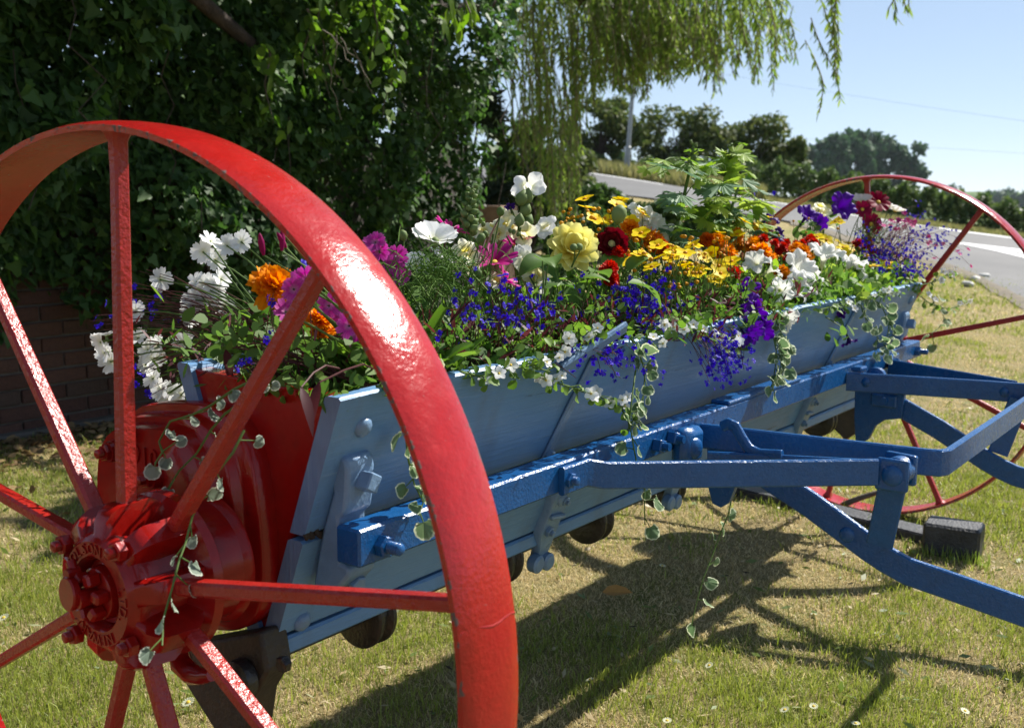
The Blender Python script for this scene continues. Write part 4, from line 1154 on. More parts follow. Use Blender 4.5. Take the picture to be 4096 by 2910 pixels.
def strand(px, ytop, ybot, r_, dens=1.0, sway=10):
    n = max(4, int((ybot-ytop)/16)); pts = []; x = px+random.uniform(-45, 25); ph = random.uniform(0, 6); drift = random.gauss(4, 16)
    for k in range(n+1):
        t = k/n; xx = x+(px-x)*min(1, t*1.6)+sway*math.sin(ph+t*3)*.7*t+drift*t**1.6
        pts.append(at_r(xx, ytop+(ybot-ytop)*t, r_+.1*math.sin(ph+t*2)))
    strands.append(pts)
    for i in range(len(pts)-1):
        for _ in range(max(1, int(2.3*dens+random.random()))):
            t = random.random(); p = pts[i].lerp(pts[i+1], t); LP.append(p)
            a = random.uniform(0, 6.28); sp_ = random.uniform(.25, .9); LD.append((math.cos(a)*sp_, math.sin(a)*sp_, -1)); LS.append(random.uniform(.05, .105))
for _ in range(400):
    px = random.triangular(1040, 1818, 1340); yb = float(np.interp(px, [p[0] for p in PBOT], [p[1] for p in PBOT]))
    yb *= random.choice((1, 1, .97, .85, .7, .55)); yt = random.uniform(-190, min(90, yb*.35))
    if (px > 1600 and random.random() < .25) or (px < 1310 and random.random() < .5): continue
    strand(px, yt, max(yb, yt+60), random.uniform(9.6, 12.2), random.uniform(.8, 1.5))
def branchlet(px, py, dx, dy, r_, n=9):
    pts = [at_r(px+dx*t/n, py+dy*(t/n)**2.0+6*math.sin(t+px), r_+.12*math.sin(t*.7+py)) for t in range(n+1)]; strands.append(pts)
    for i in range(n):
        for _ in range(5):
            p = pts[i].lerp(pts[i+1], random.random()); a = random.uniform(0, 6.28); sp_ = random.uniform(.3, 1.3); LP.append(p); LD.append((math.cos(a)*sp_, math.sin(a)*sp_, -1)); LS.append(random.uniform(.05, .11))
for _ in range(270):
    px = random.triangular(1050, 1790, 1400); py = random.uniform(-120, 110); yb = float(np.interp(px, [p[0] for p in PBOT], [p[1] for p in PBOT]))
    if py > min(150, yb*.6) or (px > 1600 and random.random() < .3) or (px < 1300 and random.random() < .45): continue
    branchlet(px, py, random.uniform(-30, 75), random.uniform(40, max(50, min(190, yb-py))), random.uniform(9.4, 12.4))
for k in range(5): strand(1868+random.uniform(-14, 14), -60, random.uniform(60, 190), 8.6, 1.2)
strand(1836, 90, 252, 8.6, 1.4, 26); strand(1848, 40, 220, 8.6, 1.6, 22); strand(1858, -40, 180, 8.6, 1.3, 20)
for k in range(4): strand(2005+random.uniform(-16, 16), -80, random.uniform(10, 45), 8.4, 1.2)
for _ in range(16): strand(random.uniform(1180, 1292), random.uniform(120, 260), random.uniform(380, 520), random.uniform(10.5, 12), 1.3)
q = MB()
for pts in strands: q.tube(pts, .0045, 4, False)
q.build('shoot', M['willow_stem'], wil, 60)['kind'] = 'stuff'
n = len(LP); Vv, k = scatter_leaves(np.array([tuple(p) for p in LP]), np.array(LD), rand_dirs(n), np.array(LS), 'lance')
o = bpy.data.objects.new('crown', np_mesh('crown', Vv, k, M['willow'])); link(o, wil); o['kind'] = 'stuff'
# crown above the picture, so that the strands hang from something
o = crown('crown', M['willow'], wil, [tuple(at_r(1150, -420, 11))+(1.9, .7), tuple(at_r(1450, -430, 11.2))+(1.8, .6), tuple(at_r(900, -420, 11))+(1.8, .7), tuple(at_r(1700, -330, 11))+(1.0, .6)], 7000, .11, 'lance', 1.5); o['kind'] = 'stuff'

# ---- dark conifer behind the willow trunk, shrubs near the road
M['conifer'] = leaf_mat('dark_conifer_sprays', (.012, .022, .010), (.03, .045, .018), rough=.6, trans=.15)
def bush(name, label, cat, px, r_, ytop, wpx, mat, nleaf, size, shape='oval', group=None, ybot=None, trunk=True, squash=None, blobs=None, br=(.30, .48), f0=.12):
    x, y = az_pt(px, r_); z0 = H(x, y); top = at_r(px, ytop, r_).z; h = top-z0; wd = wpx/(FPX/1.7918)*r_/2
    t = thing(name, label, cat, (x, y, z0), group)
    q = MB(); limb(q, (x, y, z0-.1), (x, y, z0+h*.55), max(.02, h*.03), max(.01, h*.012))
    right = Vector((CR.x, CR.y, 0)).normalized(); B = []
    for k in range(blobs or 9):
        u = random.uniform(-1, 1); f = random.uniform(f0, .86); rr_ = random.uniform(*br)*min(wd, h*.75)*1.1
        c = Vector((x, y, z0))+right*u*(wd-rr_*.7)*(1-.45*max(0, f-.4))+Vector((CF.x, CF.y, 0))*random.uniform(-.4, .4)*wd+Vector((0, 0, max(rr_*.4, f*h)))
        if c.z+rr_*.85 > top: c.z = top-rr_*.85
        B.append((c.x, c.y, c.z, rr_, .85)); limb(q, (x, y, z0+h*.2), c, max(.012, h*.012), .006)
    q.build('trunk', M['bark'], t, 60)
    o = crown('crown', mat, t, B, nleaf, size, shape); o['kind'] = 'stuff'; return t
bush('conifer', 'dark ragged conifer behind the willow trunk', 'tree', 1030, 9.4, 15, 230, M['conifer'], 11000, .11, 'lance', blobs=22, br=(.2, .42), f0=.0)
M['shrub'] = leaf_mat('mid_green_shrub_leaves', (.028, .060, .014), (.085, .14, .036), rough=.4, trans=.35, boost=1.7)
M['shrub_olive'] = leaf_mat('olive_green_shrub_leaves', (.05, .075, .02), (.11, .14, .045), rough=.45, trans=.35)
SHR = [(1175, 17.5, 285, 190, 'shrub', 'tall mid green shrub seen through the willow strands'), (1265, 18.5, 318, 170, 'shrub_olive', 'farther olive shrub at the left end of the road'), (1125, 12.5, 215, 170, 'shrub', 'tall dark green shrub between the ivy and the hanging willow'), (1180, 11.5, 318, 170, 'shrub', 'rounded dark bush just right of the timber sleepers'), (1250, 14.5, 335, 170, 'shrub_olive', 'olive green shrub beneath the longest willow strands'), (1300, 12.5, 398, 180, 'shrub', 'leafy bush behind the tallest yellow flowers'), (1385, 13.2, 414, 170, 'shrub', 'low leafy bush at the near road edge left of the tall plant'), (1460, 14.0, 436, 120, 'shrub', 'small low bush behind the stem of the tall plant'), (1560, 15.0, 452, 120, 'shrub', 'low bush at the road edge right of the tall plant')]
for px, r_, yt, wpx, mt, lab in SHR:
    bush('shrub', lab, 'shrub', px, r_, yt, wpx, M[mt], int(42*wpx), .075, 'oval', 'shrubs at the near edge of the road', blobs=22, br=(.16, .36), f0=.0)
# ---- lamp post beyond the road
a = at_r(1398, 386, 33); b_ = at_r(1424, 60, 33)
lamp = thing('lamp_post', 'grey steel lamp post beyond the road seen through the willow', 'lamp post', tuple(a))
M['steel'] = plain('galvanised_steel', (.26, .27, .28), .45, (.36, .37, .38), 6, .1, .3)
q = MB(); q.tube([a-Vector((0, 0, .2)), a, a.lerp(b_, .18)], [.095, .095, .092], 16); q.tube([a.lerp(b_, .18), a.lerp(b_, .185), a.lerp(b_, 1), at_r(1440, -40, 33)], [.092, .066, .055, .05], 14); q.build('post', M['steel'], lamp, 40)
c = at_r(1440, -40, 33); q = MB(); q.tube([c, c+Vector((.3, -.5, .25)), c+Vector((.7, -1.2, .3))], [.05, .045, .04], 10); q.build('arm', M['steel'], lamp, 40)
q = MB(); q.box(c+Vector((.9, -1.5, .28)), (.35, .7, .12), Matrix.Rotation(.5, 3, 'Z'), .03); q.build('lamp_head', M['steel'], lamp, 30)
# ---- hedge beyond the road (clipped), hawthorns, poplars
M['hedge'] = leaf_mat('hedge_leaves', (.048, .090, .024), (.135, .185, .055), rough=.4, trans=.3, boost=1.6)
HT = [(1290, 350), (1400, 360), (1500, 366), (1650, 364), (1760, 374), (1840, 388), (1950, 408), (2080, 430), (2200, 450), (2286, 466), (2500, 494)]
def hedge(name, label, px0, px1, off, nleaf, size, depth=1.2):
    xm, ym = az_pt((px0+px1)/2, edge_r(FAR, (px0+px1)/2)+off); t = thing(name, label, 'hedge', (xm, ym, H(xm, ym))); P = []; N = []
    while len(P) < nleaf:
        px = random.uniform(px0, px1); r_ = edge_r(FAR, px)+off+random.uniform(0, depth); x, y = az_pt(px, r_); z0 = H(x, y)
        top = at_r(px, float(np.interp(px, [p[0] for p in HT], [p[1] for p in HT])), r_).z+.12*math.sin(px*.11)+.06*math.sin(px*.31); f = random.random()**.55
        if random.random() < .35: f = 1-.1*random.random()
        elif random.random() < .6: r_ = edge_r(FAR, px)+off+random.uniform(0, .12)+.15*math.sin(px*.2+f*5); x, y = az_pt(px, r_)
        P.append((x, y, z0+(top-z0)*f)); N.append((-CF.x*.7+random.gauss(0, .5), -CF.y*.7+random.gauss(0, .5), .5+random.gauss(0, .5)))
    Vv, k = scatter_leaves(np.array(P), rand_dirs(len(P)), np.array(N), rng.uniform(size*.6, size*1.3, len(P)), 'oval')
    o = bpy.data.objects.new('foliage', np_mesh('foliage', Vv, k, M['hedge'])); link(o, t); o['kind'] = 'stuff'
    q = MB()
    for k_ in range(14):
        px = px0+(px1-px0)*(k_+.5)/14; x, y = az_pt(px, edge_r(FAR, px)+off+depth*.5); z0 = H(x, y); limb(q, (x, y, z0-.1), (x+random.gauss(0, .1), y, z0+.45), .03, .012, n=3)
    q.build('stem', M['bark'], t, 60)['kind'] = 'stuff'
hedge('hedge', 'low clipped hedge along the far side of the road behind the far wheel', 1690, 2520, 3.0, 22000, .10, 1.5)
hedge('hedge', 'loose hedge bottom under the hawthorns beyond the lamp post', 1180, 1700, 4.6, 7000, .11)
M['haw'] = leaf_mat('hawthorn_leaves', (.050, .085, .022), (.145, .165, .048), rough=.45, trans=.3, boost=1.5)
for px, r_, yt, wpx, lab in ((1335, 37, 196, 190, 'dark hawthorn tree just left of the lamp post'), (1500, 37.5, 232, 230, 'spreading hawthorn tree just right of the lamp post'), (1655, 38, 244, 190, 'hawthorn tree behind the tall green plant'), (1745, 38.5, 296, 130, 'low brownish hawthorn at the end of the row')):
    bush('hawthorn_tree', lab, 'tree', px, r_, yt, wpx, M['haw'], 5600, .15, 'oval', 'hawthorns beyond the road', blobs=24, br=(.12, .30), f0=.2)
M['poplar'] = leaf_mat('distant_poplar_leaves', (.040, .090, .042), (.080, .145, .062), rough=.6, trans=.2)
for px, yt, wpx, lab in ((1815, 316, 60, 'leftmost distant poplar of the clump'), (1848, 288, 64, 'distant poplar second from left in the clump'), (1888, 284, 66, 'tallest distant poplar left of the clump middle'), (1930, 287, 66, 'distant poplar right of the clump middle'), (1972, 294, 64, 'distant poplar second from right in the clump'), (2010, 312, 60, 'rightmost distant poplar of the clump')):
    bush('poplar_tree', lab, 'tree', px, 240+random.uniform(-12, 12), yt-14, wpx*1.35, M['poplar'], 6500, 1.1, 'lance' if False else 'oval', 'clump of distant poplars', blobs=34, br=(.2, .42), f0=.0)
bush('field_tree', 'lone round tree in the field right of the poplars', 'tree', 2122, 260, 400, 60, M['poplar'], 900, 1.0, 'oval')
wx2, wy2 = az_pt(2270, 560)
wood = thing('wood', 'far strip of woodland on the hillside at the right edge', 'wood', (wx2, wy2, H(wx2, wy2)))
B = []
for k in range(26):
    px = 2190+random.uniform(0, 330); p = at_r(px, random.uniform(443, 452), 560); B.append((p.x, p.y, p.z, random.uniform(3.5, 6), .8))
o = crown('wood_canopy', M['poplar'], wood, B, 5000, 2.4); o['kind'] = 'stuff'
# ---- overhead cables
M['cable'] = plain('grey_cable', (.16, .17, .18), .6, None, 1, 0)
for y0, y1, lab, r_ in ((172, 247, 'upper thin overhead cable crossing the sky', 60), (292, 324, 'lower thin overhead cable crossing the sky above the far wheel', 75)):
    a = at_r(1300, y0-(y1-y0)*.9, r_*1.5); b_ = at_r(2286, y1, r_); c = b_+(b_-a)*.5
    cb = thing('overhead_cable', lab, 'cable', (b_.x, b_.y, b_.z)); q = MB(); n = 24
    q.tube([a.lerp(c, k/n)-Vector((0, 0, 1.1*(1-(2*k/n-1)**2)*.5)) for k in range(n+1)], .006, 5); q.build('wire', M['cable'], cb, 60)

# ---- things on the lawn: chocks under the far wheel, fallen leaf, daisies, clippings
M['tarred'] = plain('black_painted_timber', (.012, .012, .014), .5, (.04, .04, .045), 18, .5)
ch = thing('wheel_chock', 'black painted timber chock with a thick block end under the far wheel', 'chock', (2.9, -.1, 0))
q = MB(); q.box((2.92, .09, .010), (.10, .86, .045), Matrix.Rotation(-.22, 3, 'Z'), .006); q.build('base_board', M['tarred'], ch, 0)
q = MB(); q.box((2.745, -.385, .050), (.115, .17, .105), Matrix.Rotation(.10, 3, 'Z'), .008); q.build('stop_block', M['tarred'], ch, 0)
sp = []
for _ in range(900):
    a_ = random.random(); x_, y_ = ((2.67+random.gauss(0, .03), -.38+random.uniform(-.14, .14)) if a_ < .4 else (2.86+random.uniform(-.06, .1)+random.gauss(0, .02), random.uniform(-.35, .5)) if a_ < .8 else (3.0+random.uniform(0, .15), random.uniform(-.25, .25))); sp.append((x_, y_, 0))
tall_grass('uncut_grass', 'longer green grass left round the chock and the far wheel', sp[::2], .02, .055, .0015, ((.12, .19, .03), (.30, .36, .08)))
st = MB(); p0 = at(1900, 1118, 0, 3.03)
st.tube([p0+Vector((.03, .05, -.06)), p0+Vector((.0, .03, -.02)), p0, p0+Vector((.02, -.06, .03)), p0+Vector((.05, -.10, .045))], [.010, .011, .011, .010, .008], 8)
tag(st.build('fallen_stick', M['twig'], None, 60), 'short brown stick lodged against the bottom of the far wheel', 'stick')
lp = leaf_pts('oval'); lf = to_mesh('fallen_leaf', lp*np.array([.9, 1, 1.5])*.085, [(0, 1, 2, 3, 4), (0, 4, 5, 6, 7)], plain('dry_orange_leaf', (.34, .16, .03), .6, (.42, .22, .05), 20, .3), 0)
o = bpy.data.objects.new('fallen_leaf', lf); COL.objects.link(o); o.matrix_world = Matrix.Translation((1.70, .28, .030)) @ orient((.5, -.9, .1), (-.3, -.2, 1)).to_4x4(); tag(o, 'single orange brown fallen leaf in the shade under the drill', 'leaf')
M['white_petal'] = petal_mat('white_petals', (.75, .76, .55), (.86, .86, .84), (.88, .88, .87), trans=.3, vein=.08)
M['yellow_eye'] = plain('yellow_flower_centre', (.62, .40, .02), .7, (.75, .52, .05), 60, .3)
M['stem'] = leaf_mat('green_stems', (.07, .13, .025), (.12, .19, .045), rough=.5, trans=.15, boost=1.2)
def daisy_mesh():
    q = MB()
    for k in range(14):
        a = 2*math.pi*k/14; d = Vector((math.cos(a), math.sin(a), .12)); s = Vector((-math.sin(a), math.cos(a), 0))
        q.add([d*.003+s*.0008, d*.010+s*.0016+Vector((0, 0, .0006)), d*.0125, d*.010-s*.0016+Vector((0, 0, .0006)), d*.003-s*.0008], [(0, 1, 2, 3, 4)])
    return q.mesh('petals', M['white_petal'], 0)
dp = daisy_mesh(); q = MB(); q.dome((0, 0, .0005), (0, 0, 1), .0042, .003, 10); dc = q.mesh('eye', M['yellow_eye']); q = MB(); q.cyl((0, 0, -.03), (0, 0, 0), .0008, 5); dst = q.mesh('stem', M['stem'])
DAISY = [(975, 790, 'daisy at the start of the diagonal drawbar shadow'), (478, 850, 'daisy on the lit lawn just right of the big wheel rim'), (800, 1020, 'lowest daisy in the middle at the bottom edge'), (1290, 975, 'left one of two daisies near the end of the drawbar shadow'), (1410, 960, 'right one of two daisies near the end of the drawbar shadow'), (1410, 578, 'small daisy out in the sunny lawn under the drawbar'), (1585, 1032, 'daisy at the bottom edge below the drawbar'), (2040, 980, 'daisy near the bottom right corner'), (780, 376, 'tiny daisy in the shade beneath the drill')]
for (x, y, lab) in DAISY:
    p = at((1900+.9606*x)/1.7918, (1900+.961*y)/1.7918, 2, .03); t = thing('daisy', lab, 'daisy', tuple(p), 'daisies in the lawn'); rt = Matrix.Rotation(random.uniform(-.4, .4), 3, 'X') @ Matrix.Rotation(random.uniform(-.6, .2), 3, 'Y')
    child('petals', dp, t, p, rt, .85); child('eye', dc, t, p, rt, .85); child('stem', dst, t, p)
for (x, y, lab) in ((8, 1378, 'daisy at the left edge below the spokes'), (420, 1567, 'daisy between the lower spokes of the big wheel'), (467, 1552, 'second smaller daisy between the lower spokes')):
    p = at(x, y, 2, .03); t = thing('daisy', lab, 'daisy', tuple(p), 'daisies in the lawn'); child('petals', dp, t, p, Matrix.Rotation(-.4, 3, 'Y'), 1.2); child('eye', dc, t, p, Matrix.Rotation(-.4, 3, 'Y'), 1.2); child('stem', dst, t, p)
for k, (px, py) in enumerate(((2178, 628), (2160, 640), (2196, 622))):
    p = on_ground(px, py); q = MB(); q.box((0, 0, 0), (.14, .10, .06), Matrix.Rotation(k, 3, 'Z') @ Matrix.Rotation(.3, 3, 'X'), .025); o = q.build('stone', plain('pale_stone', (.5, .49, .46), .8, (.6, .58, .55), 20, .3), None, 60); o.location = p+Vector((0, 0, .03)); tag(o, ('pale stone in the middle of three at the road edge', 'leftmost of three pale stones at the road edge', 'rightmost of three pale stones at the road edge')[k], 'stone', 'pale stones at the road edge')

# ---- summer haze over the whole place
hz = MB(); hz.box((0, 0, 6.5), (3400, 3400, 37)); q_, n_, l_, b_ = new_mat('thin_summer_haze')
n_.remove(b_); pv = n_.new('ShaderNodeVolumePrincipled'); pv.inputs['Color'].default_value = (.80, .88, 1, 1); pv.inputs['Density'].default_value = .00013; pv.inputs['Anisotropy'].default_value = .2
l_.new(pv.outputs[0], n_['Material Output'].inputs['Volume'])
hzo = hz.build('haze', q_, None, 0); tag(hzo, 'thin blue summer haze over the far fields', 'haze', kind='stuff')
# ================================================================== flowers in the hopper
def Z5(x, y): return ((350+.503*x)/1.7918, (900+.503*y)/1.7918)
def Z4(x, y): return ((1400+.6157*x)/1.7918, (600+.6157*y)/1.7918)
def ZR(x, y): return ((2400+.7419*x)/1.7918, (500+.7419*y)/1.7918)
UPV = Vector((0, 0, 1))
class FB:
    """petals with UVs (x runs from base to tip)"""
    def __init__(s): s.V = []; s.F = []; s.U = []; s.M = []
    def grid(s, P, U, nu, nv, mi=0):
        k = len(s.V); s.V += [Vector(p) for p in P]; s.U += U
        for i in range(nu-1):
            for j in range(nv-1):
                s.F.append((k+i*nv+j, k+(i+1)*nv+j, k+(i+1)*nv+j+1, k+i*nv+j+1)); s.M.append(mi)
    def petal(s, ang, L, W, shape, tilt=.2, r0=0.0, curl=0.0, cup=.15, wave=0.0, nu=5, nv=4, notch=0.0, mi=0, z0=0.0, twist=0.0):
        P = []; U = []; ph = random.uniform(0, 6)
        ca, sa = math.cos(ang), math.sin(ang)
        for i in range(nu):
            t = i/(nu-1); w = W*shape(t)
            a = tilt-curl*t
            # arc of the midrib
            rr = r0+L*(math.sin(tilt)-math.sin(a))/curl if abs(curl) > 1e-3 else r0+L*t*math.cos(tilt)
            zz = z0+(L*(math.cos(a)-math.cos(tilt))/curl if abs(curl) > 1e-3 else L*t*math.sin(tilt))
            for j in range(nv):
                u = 2*j/(nv-1)-1; x = u*w
                r2 = rr; z2 = zz+cup*w*u*u*1.2+wave*W*math.sin(ph+u*4+t*3)*t
                if i == nu-1 and notch: r2 -= notch*L*(1 if j % 2 else 0)*(1 if 0 < j < nv-1 else .6)
                x2 = x+twist*t*W
                P.append((r2*ca-x2*sa, r2*sa+x2*ca, z2)); U.append((t, (u+1)/2))
        s.grid(P, U, nu, nv, mi)
    def lathe(s, prof, n=10, mi=0, u0=0.0, u1=0.2):
        P = []; U = []
        for i, (r, z) in enumerate(prof):
            for k in range(n+1):
                a = 2*math.pi*k/n; P.append((r*math.cos(a), r*math.sin(a), z)); U.append((u0+(u1-u0)*i/(len(prof)-1), k/n))
        s.grid(P, U, len(prof), n+1, mi)
    def mesh(s, name, mats): return to_mesh(name, s.V, s.F, mats, 60, s.M, s.U)
sh_oval = lambda t: math.sin(math.pi*(t*.86+.08))**.75*.5
sh_wide = lambda t: (.10+.40*math.sin(math.pi*min(1, t*.62+.02))**.9) if t < .92 else .36
sh_strap = lambda t: .5*(.45+.55*math.sin(math.pi*(t*.8+.1)))
sh_point = lambda t: .5*math.sin(math.pi*(t**.75*.97+.03))**.8 if t < 1 else .03
P_ = {}
P_['white'] = M['white_petal']
P_['white_pet'] = petal_mat('white_petunia_petals', (.50, .52, .14), (.80, .80, .74), (.87, .87, .86), trans=.35, vein=.2)
P_['cream'] = petal_mat('cream_petals', (.75, .66, .22), (.84, .82, .55), (.86, .85, .72), trans=.35, vein=.1)
P_['lemon'] = petal_mat('lemon_yellow_petals', (.75, .55, .06), (.82, .74, .18), (.84, .80, .34), trans=.35, vein=.12)
P_['yellow'] = petal_mat('bright_yellow_petals', (.86, .56, .004), (.88, .65, .006), (.90, .70, .012), trans=.3, vein=.12)
P_['amber'] = petal_mat('amber_disc_florets', (.62, .26, .004), (.66, .30, .004), (.72, .38, .006), trans=.1, vein=.3)
P_['orange'] = petal_mat('orange_petals', (.74, .15, .002), (.88, .25, .003), (.90, .33, .005), trans=.3, vein=.2)
P_['redorange'] = petal_mat('red_orange_petals', (.60, .03, .002), (.78, .09, .003), (.84, .18, .004), trans=.3, vein=.2)
P_['red'] = petal_mat('scarlet_petals', (.40, .005, .004), (.58, .012, .006), (.62, .02, .008), trans=.3, vein=.2)
P_['maroon'] = petal_mat('dark_red_petals', (.06, .003, .006), (.13, .004, .010), (.20, .008, .016), trans=.3, vein=.25)
P_['wine'] = petal_mat('wine_red_petals', (.14, .004, .02), (.26, .006, .04), (.34, .012, .06), trans=.35, vein=.25)
P_['magenta'] = petal_mat('magenta_striped_petals', (.62, .25, .46), (.58, .045, .36), (.68, .13, .50), trans=.35, vein=.45)
P_['cerise'] = petal_mat('cerise_petals', (.35, .01, .12), (.52, .02, .22), (.62, .07, .34), trans=.35, vein=.3)
P_['violet'] = petal_mat('velvet_violet_petals', (.030, .004, .11), (.085, .012, .30), (.12, .022, .40), trans=.3, vein=.25)
P_['ink'] = petal_mat('inky_purple_petals', (.012, .003, .045), (.030, .005, .10), (.05, .010, .17), trans=.25, vein=.25)
P_['blue'] = petal_mat('lobelia_blue_petals', (.030, .010, .30), (.040, .018, .46), (.065, .035, .60), trans=.3, vein=.2)
P_['pink'] = petal_mat('small_pink_petals', (.5, .02, .15), (.62, .05, .26), (.70, .16, .40), trans=.3, vein=.2)
G_ = {}
G_['fresh'] = leaf_mat('fresh_green_leaves', (.085, .17, .025), (.16, .26, .045), rough=.42, trans=.4, boost=1.7)
G_['mid'] = leaf_mat('mid_green_leaves', (.060, .130, .024), (.13, .22, .05), rough=.42, trans=.38, boost=1.7)
G_['feather'] = leaf_mat('feathery_green_leaves', (.07, .15, .02), (.13, .23, .04), rough=.5, trans=.3, boost=1.5)
G_['bronze'] = leaf_mat('bronze_purple_leaves', (.055, .014, .020), (.11, .030, .030), rough=.4, trans=.3, boost=1.6)
G_['varieg'] = leaf_mat('variegated_leaves', (.10, .17, .075), (.17, .25, .12), rough=.5, trans=.35, edge=(.62, .66, .44), boost=1.3)
G_['grey'] = leaf_mat('grey_green_variegated_leaves', (.15, .20, .15), (.22, .28, .21), rough=.55, trans=.3, edge=(.50, .54, .44), boost=1.2)
G_['lime'] = leaf_mat('lime_green_leaves', (.20, .32, .04), (.33, .43, .09), rough=.42, trans=.45, boost=1.5)
G_['bluegreen'] = leaf_mat('blue_green_leaves', (.10, .19, .10), (.18, .28, .16), rough=.45, trans=.35, boost=1.4)
M['dark_stem'] = leaf_mat('purple_brown_stems', (.06, .018, .022), (.12, .04, .03), rough=.5, trans=.1)
M['calyx'] = leaf_mat('green_buds', (.11, .17, .05), (.19, .25, .09), rough=.5, trans=.2)

def variants(fn, n=3): return [fn() for _ in range(n)]
# --- flower heads (unit: metres, facing +Z)
def lewisia(mat):
    f = FB(); k = random.randint(8, 9)
    for i in range(k): f.petal(2*math.pi*i/k+random.uniform(-.1, .1), random.uniform(.017, .0205), .0105, sh_wide, tilt=random.uniform(.25, .5), curl=random.uniform(.1, .5), cup=.1, notch=.10, r0=.001, nv=4)
    f.lathe([(.0015, -.010), (.0024, -.004), (.0015, .001)], 6, 1)
    return f.mesh('flower', [P_[mat], M['calyx']])
def bidens():
    f = FB()
    for i in range(5): f.petal(2*math.pi*i/5+random.uniform(-.08, .08), .0165, .0165, sh_oval, tilt=random.uniform(.05, .4), curl=.2, cup=.12, r0=.002)
    f.lathe([(.0036, -.001), (.0038, .0012), (.0026, .0028), (.0002, .0034)], 9, 1)
    return f.mesh('flower', [P_['yellow'], P_['amber']])
def bidens_bud():
    f = FB(); f.lathe([(.0012, -.004), (.0045, -.001), (.0048, .001), (.0032, .0030), (.0002, .0038)], 8, 0, .3, .5); return f.mesh('bud', [P_['amber']])
def marigold(mat, R_=.030):
    f = FB()
    for lay in range(6):
        k = (9, 10, 9, 8, 6, 4)[lay]; tl = .02+lay*.25
        for i in range(k):
            f.petal(2*math.pi*(i+lay*.5)/k+random.uniform(-.2, .2), R_*(1-.09*lay)*random.uniform(.85, 1.1), R_*.62, sh_wide, tilt=tl+random.uniform(-.12, .12), curl=random.uniform(-.1, .5), cup=.25, wave=.16, r0=.001, z0=.0015*lay, nu=4, nv=5, notch=.06)
    f.lathe([(.002, -.022), (.006, -.014), (.007, -.002)], 8, 1)
    return f.mesh('flower', [P_[mat], M['calyx']])
def petunia(mat, throat=None):
    f = FB(); nu, n = 7, 60; P = []; U = []; ph = random.uniform(0, 6)
    for i in range(nu):
        t = i/(nu-1)
        r = (.0025, .0035, .006, .012, .021, .029, .034)[i]; z = (-.042, -.024, -.010, .0, .005, .007, .006)[i]
        for k in range(n+1):
            a = 2*math.pi*k/n; lobe_ = (0.5+.5*math.cos(5*a))
            rr = r*(1-(.30*(1-lobe_)**2 if i > 3 else 0)*(i-3)/3)
            zz = z+((.0042*math.sin(5*a+ph)+.0034*math.sin(11*a+ph*2)+.0016*math.sin(19*a+ph*3)) if i > 3 else 0)*(i-3)/3-(.004*lobe_ if i == nu-1 else 0)
            P.append((rr*math.cos(a), rr*math.sin(a), zz)); U.append((t, k/n*5))
    f.grid(P, U, nu, n+1, 0)
    f.lathe([(.001, -.050), (.004, -.046), (.0036, -.038)], 7, 1)
    for k in range(5): f.petal(2*math.pi*k/5, .014, .004, sh_point, tilt=.9, r0=.003, z0=-.046, nu=3, nv=3, mi=1)
    return f.mesh('flower', [P_[mat], M['calyx']])
def lobelia(k=1):
    f = FB()
    for a, L, W in ((-.75, .0075, .0062), (0, .0085, .0066), (.75, .0075, .0062)): f.petal(a, L, W, sh_oval, tilt=.1, curl=.4, r0=.001, nu=3, nv=3)
    for a in (2.5, 3.8): f.petal(a, .005, .0025, sh_point, tilt=.7, r0=.0005, nu=3, nv=3)
    return f
def small5(R_, W, mat_n, eye=True):
    f = FB()
    for i in range(5): f.petal(2*math.pi*i/5+random.uniform(-.1, .1), R_, W, sh_oval, tilt=random.uniform(.1, .5), curl=.3, r0=R_*.08, nu=4, nv=3)
    if eye: f.lathe([(R_*.18, 0), (R_*.14, R_*.1), (.0001, R_*.14)], 6, 1)
    return f.mesh('flower', [P_[mat_n], M['yellow_eye']])
def snapdragon(m1, m2):
    f = FB()
    f.lathe([(.004, -.024), (.0075, -.018), (.0082, -.006), (.009, .0)], 10, 0, .9, .6)
    for a in (1.05, 2.1): f.petal(a, .024, .024, sh_oval, tilt=1.05, curl=.9, cup=.2, wave=.1, r0=.005, nu=5, nv=5)
    for a in (-.55, -1.57, -2.6): f.petal(a, .020, .019, sh_oval, tilt=.2, curl=1.0, cup=-.15, wave=.12, r0=.006, z0=.001, nu=5, nv=5)
    f.petal(-1.57, .012, .020, sh_oval, tilt=.9, curl=-.4, cup=-.5, r0=.001, z0=.0, mi=1, nu=4, nv=5)
    return f.mesh('flower', [P_[m1], P_[m2]])
MS = {}
MS['lew_w'] = variants(lambda: lewisia('white'), 4); MS['lew_m'] = variants(lambda: lewisia('magenta'), 3)
MS['bid'] = variants(bidens, 4); MS['bidb'] = variants(bidens_bud, 2)
for m_ in ('orange', 'redorange', 'red'): MS['mar_'+m_] = variants(lambda: marigold(m_), 2)
MS['salvia'] = variants(lambda: marigold('red', .016), 3)
for m_ in ('white', 'violet', 'ink'): MS['pet_'+m_] = variants(lambda: petunia('white_pet' if m_ == 'white' else m_), 4)
MS['snap'] = variants(lambda: snapdragon('cream', 'lemon'), 3); MS['snap_w'] = variants(lambda: snapdragon('white', 'cream'), 2)
MS['bacopa'] = variants(lambda: small5(.0095, .0085, 'white'), 3); MS['pinkie'] = variants(lambda: small5(.0085, .007, 'pink', False), 3)
q = MB(); q.lathe([(0, .002), (.004, .006), (.010, .0082), (.016, .007), (.020, .002)], (0, 0, 0), (0, 0, 1), 10); MS['bud'] = [q.mesh('bud', M['calyx'], 60)]
